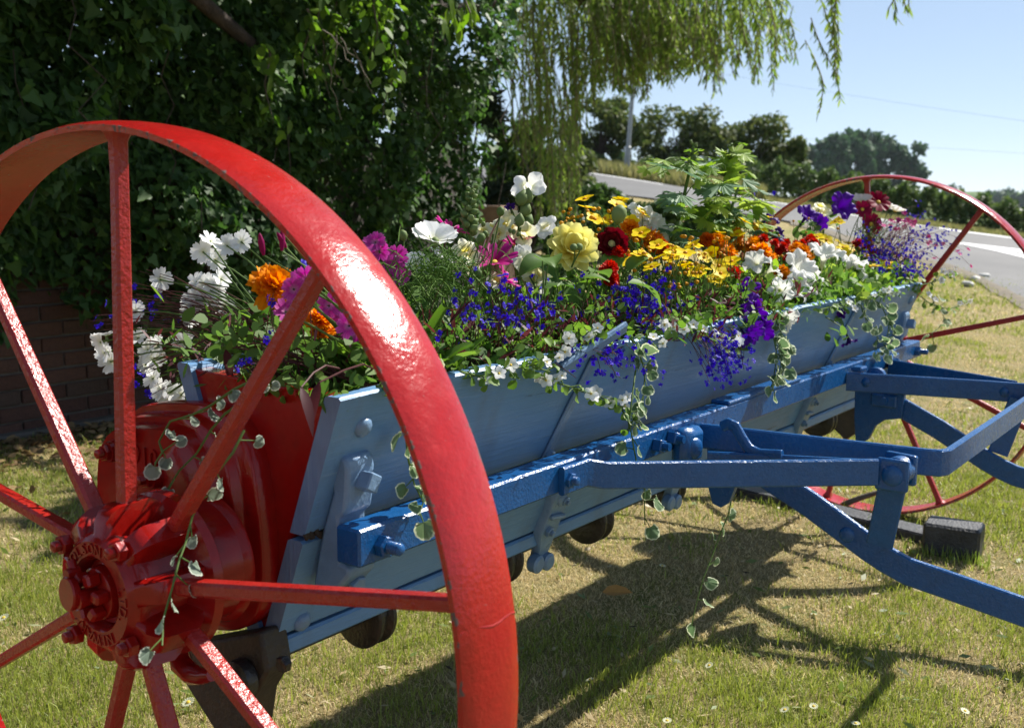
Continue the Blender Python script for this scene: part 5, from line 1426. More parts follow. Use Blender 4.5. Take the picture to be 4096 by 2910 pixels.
q = MB(); q.lathe([(0, .0015), (.006, .0032), (.016, .004), (.024, .0022), (.027, .0004)], (0, 0, 0), (0, 0, 1), 8); MS['budm'] = [q.mesh('bud', P_['cerise'], 60)]
q = MB(); q.lathe([(0, .002), (.003, .0058), (.009, .0072), (.013, .005), (.018, .0008)], (0, 0, 0), (0, 0, 1), 9); MS['pod'] = [q.mesh('seed_pod', M['calyx'], 60)]
def petal_mesh(name, mat, L, W, shape, tilt, curl, cup, notch=0, wave=0, r0=.004):
    f = FB(); f.petal(0, L, W, shape, tilt=tilt, curl=curl, cup=cup, notch=notch, wave=wave, r0=r0, nu=7, nv=6); return f.mesh(name, [P_[mat]])
q = MB(); q.dome((0, 0, -.001), (0, 0, 1), .0065, .005, 12); MS['eye'] = [q.mesh('flower', M['yellow_eye'], 60)]
q = MB(); q.dome((0, 0, -.001), (0, 0, 1), .008, .008, 12); MS['green_eye'] = [q.mesh('flower', plain('pale_yellow_flower_centre', (.55, .50, .16), .7, (.65, .58, .25), 60, .4), 60)]
def petalled(parent, loc, rot, eye, petals, scale=1.0):
    """flower part (its eye) with every petal a sub-part; petals: list of (mesh, angle, extra tilt)"""
    e = child('flower', MS[eye][0], parent, loc, rot, scale)
    for me, a, tl in petals:
        o = bpy.data.objects.new('petal', me); COL.objects.link(o); o.parent = e
        o.matrix_basis = Matrix.Rotation(a, 4, 'Z') @ Matrix.Rotation(-tl, 4, 'Y')
    return e
PM = {k: [petal_mesh('petal', mat, L, W, shp, ti, cu, cp, no, wv) for _ in range(3)] for k, (mat, L, W, shp, ti, cu, cp, no, wv) in dict(
    cosmos_w=('white', .036, .034, sh_wide, .25, .15, .12, .07, .06), cosmos_wine=('wine', .029, .018, sh_wide, .2, .25, .1, .06, .05), cosmos_mag=('cerise', .036, .015, sh_wide, .25, .1, .15, .08, .08),
    dahlia_y=('lemon', .040, .026, sh_oval, .15, -.25, .35, 0, .04), dahlia_y2=('lemon', .030, .021, sh_oval, .45, -.4, .45, 0, .03), dahlia_r=('maroon', .027, .022, sh_oval, .2, -.2, .3, 0, .06), dahlia_r2=('maroon', .020, .017, sh_oval, .6, -.4, .4, 0, .05)).items()}
def ring(kind, n, tl=0.0, off=0.0): return [(random.choice(PM[kind]), 2*math.pi*(i+off)/n+random.uniform(-.07, .07), tl+random.uniform(-.1, .1)) for i in range(n)]

def facing(v, spin=None):
    v = Vector(v).normalized(); q_ = v.to_track_quat('Z', 'Y').to_matrix()
    return q_ @ Matrix.Rotation(random.uniform(0, 6.28) if spin is None else spin, 3, 'Z')
TOCAM = -Vector((CF.x, CF.y, 0)).normalized()
def look(up=.7, cam_=.6, rnd=.35): return UPV*up+TOCAM*cam_+Vector((random.gauss(.15, rnd), random.gauss(0, rnd), random.gauss(0, rnd*.5)))
def root_of(p, spread=.04):
    """where the stem of a flower head at p leaves the soil"""
    x = min(max(p.x+random.gauss(0, spread), XE0+.05), XE1-.05); y = min(max(p.y+random.gauss(0, .02), -.150), .085); return Vector((x, y, .815))
def stem_pts(a, b_, bow=.03, n=5, sag=0.0):
    L = (b_-a).length; s_ = Vector((random.gauss(0, bow), random.gauss(0, bow), 0))*min(1, L*6)
    return [a.lerp(b_, t/n)+s_*math.sin(math.pi*t/n)+Vector((0, 0, sag*math.sin(math.pi*t/n)*L)) for t in range(n+1)]
class Plant:
    def __init__(s, name, label, base, group=None, cat=None):
        s.t = thing(name, label, cat or 'flower', tuple(base), group); s.base = Vector(base); s.stems = MB(); s.n = 0; s.LP = {}
    def stem(s, a, b_, r=.0016, bow=.02, sag=0.0, n=5, pts=None):
        pts = pts or stem_pts(a, b_, bow, n, sag); s.stems.tube(pts, [r*(1.25-.5*i/(len(pts)-1)) for i in range(len(pts))], 5, False); return pts
    def head(s, key, p, v=None, sc=1.0, name=None):
        me = random.choice(MS[key]); return child(name or me.name.split('.')[0], me, s.t, p, facing(v if v is not None else look()), sc*random.uniform(.92, 1.08))
    def leaves(s, mat, P, D, N, size, shape):
        s.LP.setdefault((mat, shape), []).append((P, D, N, size))
    def leaf_cloud(s, mat, c, spread, n, size, shape='oval', up=.5):
        P = np.array(c)+np.clip(rng.normal(size=(n, 3)), -1.7, 1.7)*np.array(spread); P[:, 2] = np.maximum(P[:, 2], .828 if c[2] > .8 else 0); D = rand_dirs(n)*.9+np.array([.1, -.1, up]); N = rand_dirs(n)*.7+np.array([.1, -.3, .8])
        s.leaves(mat, P, D, N, rng.uniform(size*.65, size*1.25, n), shape)
    def done(s, stem_mat=None, foliage_name='foliage'):
        if s.stems.V:
            o = s.stems.build('stem', stem_mat or M['stem'], s.t, 60); o['kind'] = 'stuff'
        for (mat, shape), L in s.LP.items():
            P = np.concatenate([l_[0] for l_ in L]); D = np.concatenate([l_[1] for l_ in L]); N = np.concatenate([l_[2] for l_ in L]); S = np.concatenate([np.asarray(l_[3]).ravel() for l_ in L])
            Vv, k = scatter_leaves(P, D, N, S, shape); o = bpy.data.objects.new(foliage_name, np_mesh(foliage_name, Vv, k, G_[mat] if mat in G_ else M[mat])); link(o, s.t); o['kind'] = 'stuff'
        return s.t
def soil(x, y): return Vector((x, y, .815))
def florets(name, plant, mat, spots, scale=(.8, 1.25), fb=None):
    """lobelia florets too small to pick apart: one mesh"""
    V = []; F = []; U = []; base = [lobelia() for _ in range(3)]
    for p in spots:
        f = random.choice(base); rt = facing(look(.35, .8, .6)); s_ = random.uniform(*scale); k = len(V)
        V += [p+rt @ (v*s_) for v in f.V]; F += [tuple(i+k for i in q_) for q_ in f.F]; U += f.U
    o = bpy.data.objects.new(name, to_mesh(name, V, F, P_[mat], 0, None, U)); link(o, plant.t); o['kind'] = 'stuff'; return o

# ---- 1. white lewisia spilling over the near back corner
W1 = Plant('white_lewisia', 'white many petalled flowers spilling over the near end behind the spokes', soil(.36, .06))
LEW = [(975, 130), (1110, 165), (1225, 135), (920, 215), (1015, 280), (865, 450), (1060, 430), (580, 435), (960, 510), (1090, 650), (810, 640), (800, 750), (150, 880), (140, 1010), (185, 1085), (480, 990), (530, 1060), (520, 1220), (585, 1310), (745, 1350), (850, 590), (900, 560), (770, 930), (560, 960), (990, 560), (660, 1330), (380, 690), (105, 930), (460, 1110), (620, 1350), (940, 470), (1000, 510), (860, 700), (400, 900)]
for (x, y) in LEW:
    px, py = Z5(x, y); X = .24+.00016*x; p = at(px, py, 0, X)
    v = TOCAM*.8+UPV*random.uniform(-.1, .9)+Vector((random.gauss(0, .45), random.gauss(0, .45), 0))
    W1.head('lew_w', p, v, 1.02)
    W1.stem(soil(.40+random.gauss(0, .03), .04+random.gauss(0, .03)), p, .0016, .02, .12)
W1.leaf_cloud('mid', (.40, .05, .84), (.06, .05, .02), 170, .030, 'oval'); W1.leaf_cloud('fresh', (.33, .15, .88), (.04, .06, .04), 70, .03, 'lance')
W1.done()
# ---- 2. blue lobelia at the near end, wiry dark stems
def lobelia_plant(label, base, spots, stems, nfol, fol_spread, bronze=.4, name='blue_lobelia', mat='blue', jitter=.016, per=5, group='blue lobelia plants', wide=True):
    L = Plant(name, label, base, group); S = []
    for p in spots:
        for _ in range(random.randint(1+per//4, per)): S.append(p+Vector((random.gauss(0, jitter), random.gauss(0, jitter), random.gauss(0, jitter))))
    florets('florets', L, mat, S, (.65, 1.05))
    for p in stems:
        a = root_of(p, .035) if wide else Vector(base)+Vector((random.gauss(0, .05), random.gauss(0, .025), 0))
        if p.z < .84: a = Vector((p.x+random.gauss(0, .015), -.175, .845))
        L.stem(a, p+Vector((random.gauss(0, .006), 0, random.gauss(0, .006))), .0007, .02, .10, 5)
    c = sum(spots, Vector())/len(spots)
    mid = Vector(base).lerp(c, .45)
    L.leaf_cloud('bronze', mid, fol_spread, int(nfol*bronze), .024, 'lance'); L.leaf_cloud('mid', mid, fol_spread, int(nfol*(1-bronze)), .022, 'lance')
    L.done(M['dark_stem']); return L
sp = [at(*Z5(x, y), 0, .26+.00012*x) for x, y in ((120, 745), (75, 760), (150, 800), (210, 760), (195, 690), (380, 490), (375, 560), (385, 600), (490, 640), (520, 660), (600, 620), (630, 775), (605, 740), (560, 560), (410, 1190), (380, 1150), (500, 1330), (430, 700))]
lobelia_plant('sprays of blue lobelia reaching out past the upright spoke', soil(.42, .03), sp, sp*3+[at(*Z5(x, y), 0, .33) for x, y in ((700, 430), (490, 370), (930, 500), (950, 640), (850, 860), (430, 400))], 260, (.09, .08, .035), .7, per=2, jitter=.008, wide=False)
sp = [at(*Z5(x, y), 1, -.05) for x, y in ((1490, 770), (1400, 930), (1370, 910), (1240, 1080), (1200, 1090), (1300, 1060), (1750, 360), (1620, 400), (1480, 600), (1720, 330))]
lobelia_plant('few blue lobelia florets among the magenta flowers behind the slanting spoke', soil(.5, -.02), sp, sp*2, 160, (.08, .05, .03), .8, per=2, jitter=.008)
# ---- 3. magenta lewisia with strap leaves
W2 = Plant('magenta_lewisia', 'magenta striped flowers over a rosette of strap leaves at the near corner', soil(.46, -.11))
for (x, y) in ((1920, 640), (2030, 725), (2125, 860), (1575, 690), (1690, 465), (1740, 430), (1640, 510), (1700, 520), (2080, 800)):
    p = at(*Z5(x, y), 1, random.uniform(-.15, -.09)); W2.head('lew_m', p, TOCAM*1.0+UPV*random.uniform(0, .6)+Vector((random.gauss(0, .3), 0, 0)), .95); W2.stem(soil(.47+random.gauss(0, .02), -.10), p, .0022, .02)
for (x, y) in ((1555, 75), (1400, 240), (1545, 205), (1580, 180)):
    p = at(*Z5(x, y), 1, -.06); W2.head('budm', p, (random.gauss(-.2, .3), 0, 1), 1.1); W2.stem(soil(.50, -.08), p, .0016, .03)
for (x, y) in ((300, 690), (165, 600), (190, 650), (265, 760), (320, 815)):
    p = at(*Z4(x, y), 1, -.06); W2.head('lew_m', p, look(.3, 1, .3), .95); W2.stem(soil(.62, -.07), p, .0020, .02)
def strap_leaf(L_, W_, curl_):
    f = FB(); f.petal(0, L_, W_, sh_strap, tilt=1.25, curl=curl_, cup=.5, r0=.006, nu=8, nv=4); return f.mesh('leaf', [G_['fresh']])
SL = [strap_leaf(.11, .030, .5), strap_leaf(.10, .034, .9), strap_leaf(.085, .034, 1.3)]
for k in range(34):
    b_ = soil(.43+random.gauss(0, .045), -.130+random.gauss(0, .022))+Vector((0, 0, .012)); child('leaf', random.choice(SL), W2.t, b_, Matrix.Rotation(random.uniform(0, 6.28), 3, 'Z') @ Matrix.Rotation(random.uniform(-.2, .3), 3, 'Y'), random.uniform(.8, 1.15))
W2.leaf_cloud('bronze', (.50, -.10, .86), (.03, .03, .03), 30, .05, 'lance')
W2.done()
# hanging bronze leaves over the near corner
BZ = Plant('bronze_leaved_plant', 'dark bronze leaves hanging over the red end plate at the near corner', soil(.34, -.14), None, 'plant')
f = FB(); f.petal(0, .07, .016, sh_point, tilt=-.9, curl=.5, cup=.3, nu=6, nv=3); bz = f.mesh('leaf', [G_['bronze']])
for (x, y) in ((1845, 1290), (1700, 1330), (1180, 1190), (830, 1010), (1100, 1030)):
    p = at(*Z5(x, y-40), 1 if x > 1500 else 0, -.18 if x > 1500 else .25); child('leaf', bz, BZ.t, p, Matrix.Rotation(random.uniform(2.6, 5.5), 3, 'Z'), random.uniform(.85, 1.1)); BZ.stem(soil(.36, -.12), p, .0016, .02, .2)
BZ.done(M['dark_stem'])
# ---- marigolds
def marigold_plant(label, spots, mat, base, group='marigolds', sc=1.0, name='marigold'):
    Q = Plant(name, label, base, group)
    for (p, s_) in spots:
        Q.head('mar_'+mat if mat != 'salvia' else 'salvia', p, look(.9, .7, .25), s_*sc); Q.stem(root_of(p), p-Vector((0, 0, .015)), .0022, .015)
    Q.leaf_cloud('mid', Vector(base)+Vector((0, 0, .05)), (.05, .035, .035), 120, .035, 'lance'); return Q.done()
marigold_plant('orange marigold framed by the slanting spoke and the rim', [(at(*Z5(1475, 500), 1, .0), 1.15), (at(*Z5(1840, 770), 1, -.06), .85), (at(*Z5(1880, 850), 1, -.06), .7), (at(*Z5(1560, 440), 1, .02), .7)], 'orange', soil(.52, .0))
# ---- white cosmos, purple cosmos and feathery leaves
CW = Plant('white_cosmos', 'white cosmos over feathery leaves just right of the big wheel rim', soil(.78, -.03))
p = at(*Z4(548, 590), 1, -.03); petalled(CW.t, p, facing((-.2, -.35, .9), .4), 'eye', ring('cosmos_w', 7, .25), 1.05); CW.stem(soil(.78, -.04), p, .002, .02)
for (x, y, s_, Y) in ((590, 720, .8, .02), (430, 760, .7, .05), (330, 745, .65, .03), (620, 790, .6, .0)):
    p = at(*Z4(x, y), 1, Y); petalled(CW.t, p, facing(look(.5, .6, .5)), 'eye', ring('cosmos_w', 7, .3), s_); CW.stem(root_of(p), p, .0016, .02)
for (x, y) in ((545, 640), (838, 605), (820, 840), (505, 860), (350, 590), (975, 430)):
    p = at(*Z4(x, y), 1, -.05); CW.head('bud', p, look(1, .2, .2), .95); CW.stem(root_of(p), p, .0016, .015)
fe = MB()
for _ in range(620):                            # thread-like leaves
    x, y = random.gauss(590, 150), random.gauss(830, 85)
    a = at(*Z4(x, y), 1, random.uniform(-.12, .02)); d = Vector((random.gauss(0, 1), random.gauss(0, .7), random.gauss(.35, .7))).normalized()*random.uniform(.02, .045)
    if a.z < .83: continue
    fe.tube([a, a+d*.5+Vector((0, 0, .003)), a+d], [.0009, .0008, .0004], 3, False)
fe.build('feathery_leaves', G_['feather'], CW.t, 60)['kind'] = 'stuff'
CW.done()
CM = Plant('magenta_cosmos', 'cerise cosmos flowers seen side on among the pale snapdragons', soil(.95, -.03))
for (x, y, v, s_, Y) in ((650, 530, (.3, -.3, .9), .95, .03), (1075, 615, (-.1, -.1, 1), 1.05, .03), (935, 730, (-.4, -.2, .8), 1.2, -.03), (1010, 850, (.3, -.5, .5), .8, -.06)):
    p = at(*Z4(x, y), 1, Y); petalled(CM.t, p, facing(v), 'eye', ring('cosmos_mag', 8, .2), s_); CM.stem(root_of(p, .02), p, .0018, .02)
for (x, y) in ((885, 570), (975, 430)):
    p = at(*Z4(x, y), 1, -.03); CM.head('bud', p, look(1, .2, .2), .7); CM.stem(at(*Z4(x-110, y+290), 1, -.05), p, .0016, .01)
CM.leaf_cloud('bronze', (.95, -.04, .86), (.06, .04, .03), 50, .035, 'lance'); CM.done(M['dark_stem'])
# ---- snapdragons
SN = Plant('snapdragon', 'pale yellow and white snapdragons with tall seed spikes in the middle of the hopper', soil(1.05, -.02))
for (x, y, key, s_, Y) in ((755, 665, 'snap', 1.1, -.02), (770, 740, 'snap', .95, -.02), (930, 505, 'snap', .95, .03), (1000, 490, 'snap', 1.05, .03), (1035, 480, 'snap', 1.05, .03), (1130, 550, 'snap', 1.05, .0), (1275, 505, 'snap_w', 1.2, .02), (1150, 745, 'snap', 1.1, -.04), (1205, 820, 'snap', 1.1, -.05), (1120, 700, 'snap_w', 1.0, -.02), (945, 850, 'snap', .8, -.05), (1155, 245, 'snap_w', 1.3, .0), (870, 530, 'snap', .8, .04), (1230, 860, 'snap_w', .9, -.05), (960, 540, 'snap', .8, .03)):
    p = at(*Z4(x, y), 1, Y); SN.head(key, p, TOCAM*.9+UPV*random.uniform(.1, .6)+Vector((random.gauss(0, .35), random.gauss(0, .35), 0)), s_); SN.stem(root_of(p, .03), p-Vector((0, 0, .012)), .0022, .02)
def spike(P, pts, n, s0, s1, key='pod', droop=0):
    for i in range(n):
        t = (i+.5)/n; k_ = t*(len(pts)-1); j = min(int(k_), len(pts)-2); c = pts[j].lerp(pts[j+1], k_-j); a = i*2.4
        d = Vector((math.cos(a), math.sin(a), .55)); P.head(key, c+d*.003, d, s0+(s1-s0)*t)
pts = [at(*Z4(x, y), 1, .0) for x, y in ((775, 560), (770, 480), (775, 400), (785, 320), (795, 245))]; SN.stem(None, None, .0022, pts=pts); SN.stem(soil(.93, 0), pts[0], .0022, .01); spike(SN, pts, 24, 1.15, .5)
pts = [at(*Z4(x, y), 1, .0) for x, y in ((1100, 540), (1115, 440), (1125, 340), (1140, 285))]; SN.stem(None, None, .0022, pts=pts); SN.stem(soil(1.16, 0), pts[0], .0022, .01)
for x, y, s_ in ((1098, 345, 1.7), (1143, 335, 1.7), (1125, 415, 1.5), (1095, 480, 1.4), (1140, 485, 1.4)): SN.head('pod', at(*Z4(x, y+14), 1, .0), (random.gauss(0, .3), -.3, 1), s_)
for (x, y, x2, y2) in ((1080, 320, 1050, 290), (1165, 320, 1212, 290), (800, 300, 830, 240), (800, 350, 845, 318), (1150, 480, 1195, 455)): SN.stem(at(*Z4(x, y), 1, 0), at(*Z4(x2, y2), 1, -.005), .0009, .004)
for x, y in ((1060, 550), (1040, 540), (1085, 560), (860, 500), (840, 470)): SN.head('bud', at(*Z4(x, y), 1, .0), look(1, .3, .3), .5)
SN.leaf_cloud('fresh', (1.08, -.03, .88), (.12, .04, .04), 260, .045, 'lance', .9); SN.done()
WP = Plant('wilted_petunia', 'single withered dark petunia beside the snapdragon stem', soil(1.1, .02)); p = at(*Z4(1040, 370), 1, .02); WP.head('pet_ink', p, (-.6, -.2, .8), .35); WP.stem(at(*Z4(1075, 450), 1, .02), p, .002, .004); WP.stem(soil(1.12, .02), at(*Z4(1075, 450), 1, .02), .002, .01); WP.done()
# ---- dahlias
DY = Plant('yellow_dahlia', 'large lemon yellow dahlia in the middle of the flowers', soil(1.32, -.06)); p = at(*Z4(1440, 650), 1, -.09)
petalled(DY.t, p, facing(TOCAM*1.0+UPV*.55+Vector((0, -.2, 0)), .2), 'eye', ring('dahlia_y', 9, .0)+ring('dahlia_y', 8, .3, .5)+ring('dahlia_y2', 7, .35), 1.22); DY.stem(soil(1.32, -.06), p-UPV*.01, .003, .01)
for x, y in ((1455, 635), (1500, 640)):
    b_ = at(*Z4(x, y), 1, -.16); DY.head('bud', b_, look(.4, .8, .3), .8); DY.stem(at(*Z4(1440, 760), 1, -.14), b_, .0015, .01)
def broad_leaf(L_, W_, curl_, mat):
    f = FB(); f.petal(0, L_, W_, sh_point, tilt=.35, curl=curl_, cup=.25, wave=.05, nu=8, nv=6, r0=.01); return f.mesh('leaf', [G_[mat]])
BL = [broad_leaf(.085, .050, .8, 'mid'), broad_leaf(.075, .046, 1.1, 'mid'), broad_leaf(.07, .04, .7, 'fresh')]
for x, y in ((1560, 790), (1660, 820), (1790, 800), (1480, 900), (1640, 900), (1730, 780), (1250, 720), (1340, 790), (1380, 860), (1560, 960), (1780, 850), (1290, 700), (1460, 830), (1500, 950), (1830, 900)):
    b_ = at(*Z4(x, y), 1, random.uniform(-.15, -.06)); child('leaf', random.choice(BL), DY.t, b_, facing((random.gauss(0, .35), random.gauss(-.2, .3), 1)), random.uniform(.8, 1.2)); DY.stem(root_of(b_, .02), b_, .0018, .01)
DY.done()
DR = Plant('dark_red_dahlia', 'very dark red dahlia with pale centre beside the yellow dahlia', soil(1.55, -.04)); p = at(*Z4(1700, 610), 1, -.08)
petalled(DR.t, p, facing(TOCAM*1.0+UPV*.25, .3), 'green_eye', ring('dahlia_r', 8)+ring('dahlia_r', 7, .25, .5)+ring('dahlia_r2', 6, .2), 1.15); DR.stem(soil(1.55, -.05), p, .0026, .01)
b_ = at(*Z4(1735, 480), 1, -.07); DR.head('bud', b_, (0, -.2, 1), 1.9); DR.stem(soil(1.57, -.05), b_, .0024, .01); DR.leaf_cloud('mid', (1.55, -.06, .87), (.05, .04, .03), 60, .045); DR.done()
# ---- bidens
def bidens_plant(label, heads, base, nbud, box, conv, Y0, Y1, sc=1.0):
    B = Plant('bidens', label, base, 'yellow bidens')
    for (x, y) in heads:
        p = at(*conv(x, y), 1, random.uniform(Y0, Y1)); B.head('bid', p, look(1.15, .6, .4), 1.15*sc); B.stem(root_of(p), p-UPV*.004, .0011, .015)
    for _ in range(nbud):
        x, y = random.uniform(box[0], box[2]), random.uniform(box[1], box[3]); p = at(*conv(x, y), 1, random.uniform(Y0, Y1)); B.head('bidb', p, look(1.2, .3, .3), random.uniform(.8, 1.2)); B.stem(root_of(p), p-UPV*.003, .0009, .015)
    for k in range(5): B.leaf_cloud('mid', Vector(base)+Vector((random.gauss(0, .08), random.gauss(0, .03), .04)), (.05, .03, .03), 60, .022, 'lance')
    return B.done()
bidens_plant('tall yellow bidens with orange seed heads left of the pale green tall plant', [(1525, 320), (1760, 325), (1735, 358), (1590, 450), (1520, 522), (1575, 552), (1830, 460), (2100, 545), (1995, 475), (1535, 375), (1900, 410), (1640, 480), (1745, 400), (1690, 455)], soil(1.62, .04), 34, (1340, 380, 1720, 560), Z4, .0, .08)
bidens_plant('yellow bidens in front of the dark red dahlia', [(1880, 680), (1890, 540), (2095, 660), (2090, 700), (2000, 700), (1860, 740), (2180, 750), (2255, 770), (1960, 760), (2000, 620), (1920, 690), (2140, 670), (2240, 620), (1820, 730), (2080, 620)], soil(1.78, -.09), 30, (1780, 560, 2270, 800), Z4, -.14, -.05)
bidens_plant('yellow bidens below the tall green plant at the middle of the front edge', [(390, 700), (550, 770), (560, 715), (640, 760), (710, 735), (440, 760), (620, 830), (650, 800), (640, 850), (600, 690), (700, 760), (500, 650), (460, 690), (520, 800)], soil(1.98, -.12), 40, (360, 600, 720, 880), ZR, -.17, -.06)
bidens_plant('scattered yellow bidens behind the white petunias', [(800, 555), (870, 550), (740, 590), (900, 500), (780, 520), (1290, 525), (1170, 605), (1290, 635), (1340, 640), (1270, 520), (1220, 620), (1310, 660), (1370, 680), (850, 560), (640, 580), (610, 630)], soil(2.3, .0), 26, (740, 480, 1350, 650), ZR, -.05, .06)
bidens_plant('yellow bidens among the blue lobelia near the far end', [(1560, 745), (1500, 735), (1320, 690), (1550, 760), (1480, 760), (1330, 800)], soil(2.62, -.08), 8, (1300, 660, 1560, 800), ZR, -.14, -.06)
# ---- more marigolds and scarlet salvia
def S_(pts, conv, Y0, Y1, s0, s1): return [(at(*conv(x, y), 1, random.uniform(Y0, Y1)), random.uniform(s0, s1)) for x, y in pts]
marigold_plant('orange marigolds behind the dark red dahlia', S_([(1820, 510), (1895, 565), (1850, 560), (1940, 600)], Z4, -.02, .05, .7, .9), 'orange', soil(1.75, .03))
marigold_plant('red orange marigolds low between the yellow bidens', S_([(2000, 625), (1990, 600), (1760, 680), (2030, 660)], Z4, -.02, .03, .55, .8), 'redorange', soil(1.85, .0))
marigold_plant('large orange marigolds at the middle right of the hopper', S_([(660, 690), (870, 690), (630, 640), (830, 660), (900, 720)], ZR, -.10, -.02, .95, 1.25), 'orange', soil(2.15, -.06))
marigold_plant('orange marigolds farther back beneath the tall green plant', S_([(720, 600), (240, 600), (760, 660), (290, 620), (690, 600)], ZR, -.0, .06, .75, .95), 'orange', soil(2.2, .03))
marigold_plant('orange marigolds peeping between the white petunias', S_([(1090, 690), (980, 800), (1060, 670), (1120, 720), (990, 830)], ZR, -.12, -.06, .7, .95), 'orange', soil(2.4, -.09))
marigold_plant('red orange marigold clump under the middle bidens', S_([(560, 650), (310, 650), (330, 670), (710, 790), (580, 620)], ZR, -.05, .0, .6, .8), 'redorange', soil(2.05, -.02))
def SV(label, pts, conv, Y0, Y1, base): return marigold_plant(label, S_(pts, conv, Y0, Y1, .8, 1.25), 'salvia', base, 'scarlet salvias', 1.0, 'scarlet_salvia')
SV('scarlet salvia behind the large white petunias', [(1000, 640), (1110, 640), (1010, 720), (880, 620), (960, 680), (1000, 680), (1090, 640), (1150, 640), (1020, 750), (980, 660), (1130, 625), (940, 640), (1000, 700), (1060, 650)], ZR, -.06, .02, soil(2.38, -.02))
SV('scarlet salvia near the far end before the lobelia', [(1440, 620), (1400, 650), (1470, 680), (1420, 670), (1500, 690), (1390, 640), (1450, 660)], ZR, -.05, .03, soil(2.62, .0))
SV('scarlet flowers low under the dark red dahlia', [(100, 690), (60, 840), (110, 720), (50, 780), (720, 800), (650, 800)], ZR, -.12, -.05, soil(1.62, -.1))
# ---- petunias
def petunia_plant(label, key, heads, base, conv, leaf='fresh', nleaf=120):
    T_ = Plant('petunia', label, base, 'petunias')
    for (x, y, v, s_, Y) in heads:
        p = at(*conv(x, y), 1, Y); v = Vector(v) if v else look(.5, 1.0, .3)
        T_.head(key, p, v, s_*(1.02 if key == 'pet_white' else .92)); tail = p-v.normalized()*.045*s_; T_.stem(root_of(tail, .03), tail, .002, .015, .1)
        T_.leaf_cloud(leaf, tail-UPV*.015, (.022, .018, .016), 8, .036, 'oval')
    T_.leaf_cloud(leaf, Vector(base)+UPV*.04, (.09, .045, .025), nleaf, .036, 'oval'); return T_.done()
petunia_plant('white petunias facing the camera at the right of the hopper', 'pet_white', [(840, 735, (-.9, -.1, .6), 1.05, -.13), (935, 770, (.3, -.6, .5), .95, -.15), (1080, 765, (-.3, -.8, .6), 1.5, -.14), (1215, 690, (-.2, -.3, 1), 1.5, -.12), (1355, 735, None, 1.45, -.13), (1385, 765, (.2, -.8, .5), 1.2, -.14), (1070, 870, (-.1, -.9, .3), 1.25, -.17), (1115, 855, (.2, -.8, .5), 1.2, -.17), (975, 890, (-.9, -.5, .1), 1.0, -.18), (1005, 1040, (-.2, -.8, -.6), 1.0, -.21), (1020, 1075, (.3, -.7, -.5), .9, -.21), (1140, 790, (.5, -.6, .6), 1.1, -.14)], soil(2.32, -.13), ZR, 'lime', 200)
petunia_plant('white petunias at the back among the tall bidens', 'pet_white', [(1890, 415, (-.1, -.5, .8), 1.1, .07), (1985, 510, (-.2, -.8, .5), 1.3, .05), (1930, 460, None, 1.0, .06), (2045, 545, None, 1.0, .05)], soil(1.85, .06), Z4, 'mid', 60)
petunia_plant('velvety purple petunias rising at the far end of the hopper', 'pet_violet', [(1120, 482, (-.3, -.6, .7), 1.25, .0), (1308, 435, (-.55, -.8, .3), 1.5, .0), (1190, 525, (.8, -.2, .2), .95, .0)], soil(2.55, .0), ZR, 'mid', 60)
petunia_plant('dark purple petunias hanging over the front plank', 'pet_violet', [(790, 990, (.2, -.7, -.1), 1.35, -.19), (850, 1010, (.6, -.5, .2), 1.1, -.19), (800, 890, (-.7, -.4, .3), 1.0, -.16), (830, 1115, (-.3, -.7, -.3), .95, -.22), (895, 1100, (.7, -.5, .1), .95, -.22), (790, 1150, (-.4, -.6, -.6), .8, -.22)], soil(2.1, -.14), ZR, 'mid', 80)
petunia_plant('inky petunias half hidden behind the orange marigolds', 'pet_ink', [(915, 490, (.2, -.6, .6), 1.15, .05), (970, 595, (.1, -.8, .3), 1.0, .02), (690, 770, None, .8, -.08), (1300, 1020, (-.6, -.5, .2), .5, -.20), (1345, 1165, (.1, -.4, -.9), .8, -.25)], soil(2.35, .03), ZR, 'mid', 40)
# ---- wine and white cosmos at the far end
C2 = Plant('wine_cosmos', 'wine red cosmos with yellow eyes above the far end', soil(2.68, .02))
for (x, y, v, s_) in ((1500, 415, (-.55, -.5, .6), 1.35), (1415, 455, (-.7, -.5, .5), 1.0), (1462, 535, (-.65, -.75, .3), 1.3), (1430, 470, (.4, -.3, .6), .8)):
    p = at(*ZR(x, y), 1, .02); petalled(C2.t, p, facing(v), 'eye', ring('cosmos_wine', 8, .05), s_); C2.stem(root_of(p, .02), p, .0016, .015)
fe = MB()
for _ in range(260):
    a = at(*ZR(random.gauss(1470, 50), random.gauss(600, 30)), 1, random.uniform(-.04, .06)); d = Vector((random.gauss(0, 1), random.gauss(0, .7), random.gauss(.5, .7))).normalized()*random.uniform(.02, .045); fe.tube([a, a+d*.5, a+d], [.0009, .0008, .0004], 3, False)
fe.build('feathery_leaves', G_['feather'], C2.t, 60)['kind'] = 'stuff'; C2.done()
C3 = Plant('pale_cosmos', 'white and pale yellow cosmos behind the purple petunias at the far end', soil(2.72, .06))
for (x, y, v, s_, Y) in ((1590, 465, (.3, -.2, .9), 1.0, .04), (1410, 412, (-.3, -.1, .9), 1.0, .06), (1560, 440, (.1, -.3, .9), .7, .05)):
    p = at(*ZR(x, y), 1, Y); petalled(C3.t, p, facing(v), 'eye', ring('cosmos_w', 7, .2), s_); C3.stem(root_of(p, .02), p, .0016, .015)
for (x, y, s_) in ((1190, 470, 1.3), (1210, 540, 1.5), (1200, 510, 1.2), (1185, 440, .9)): C3.head('snap', at(*ZR(x, y), 1, .05), look(.4, .9, .3), s_); C3.stem(root_of(at(*ZR(x, y), 1, .05), .02), at(*ZR(x, y), 1, .05), .002, .01)
C3.done()
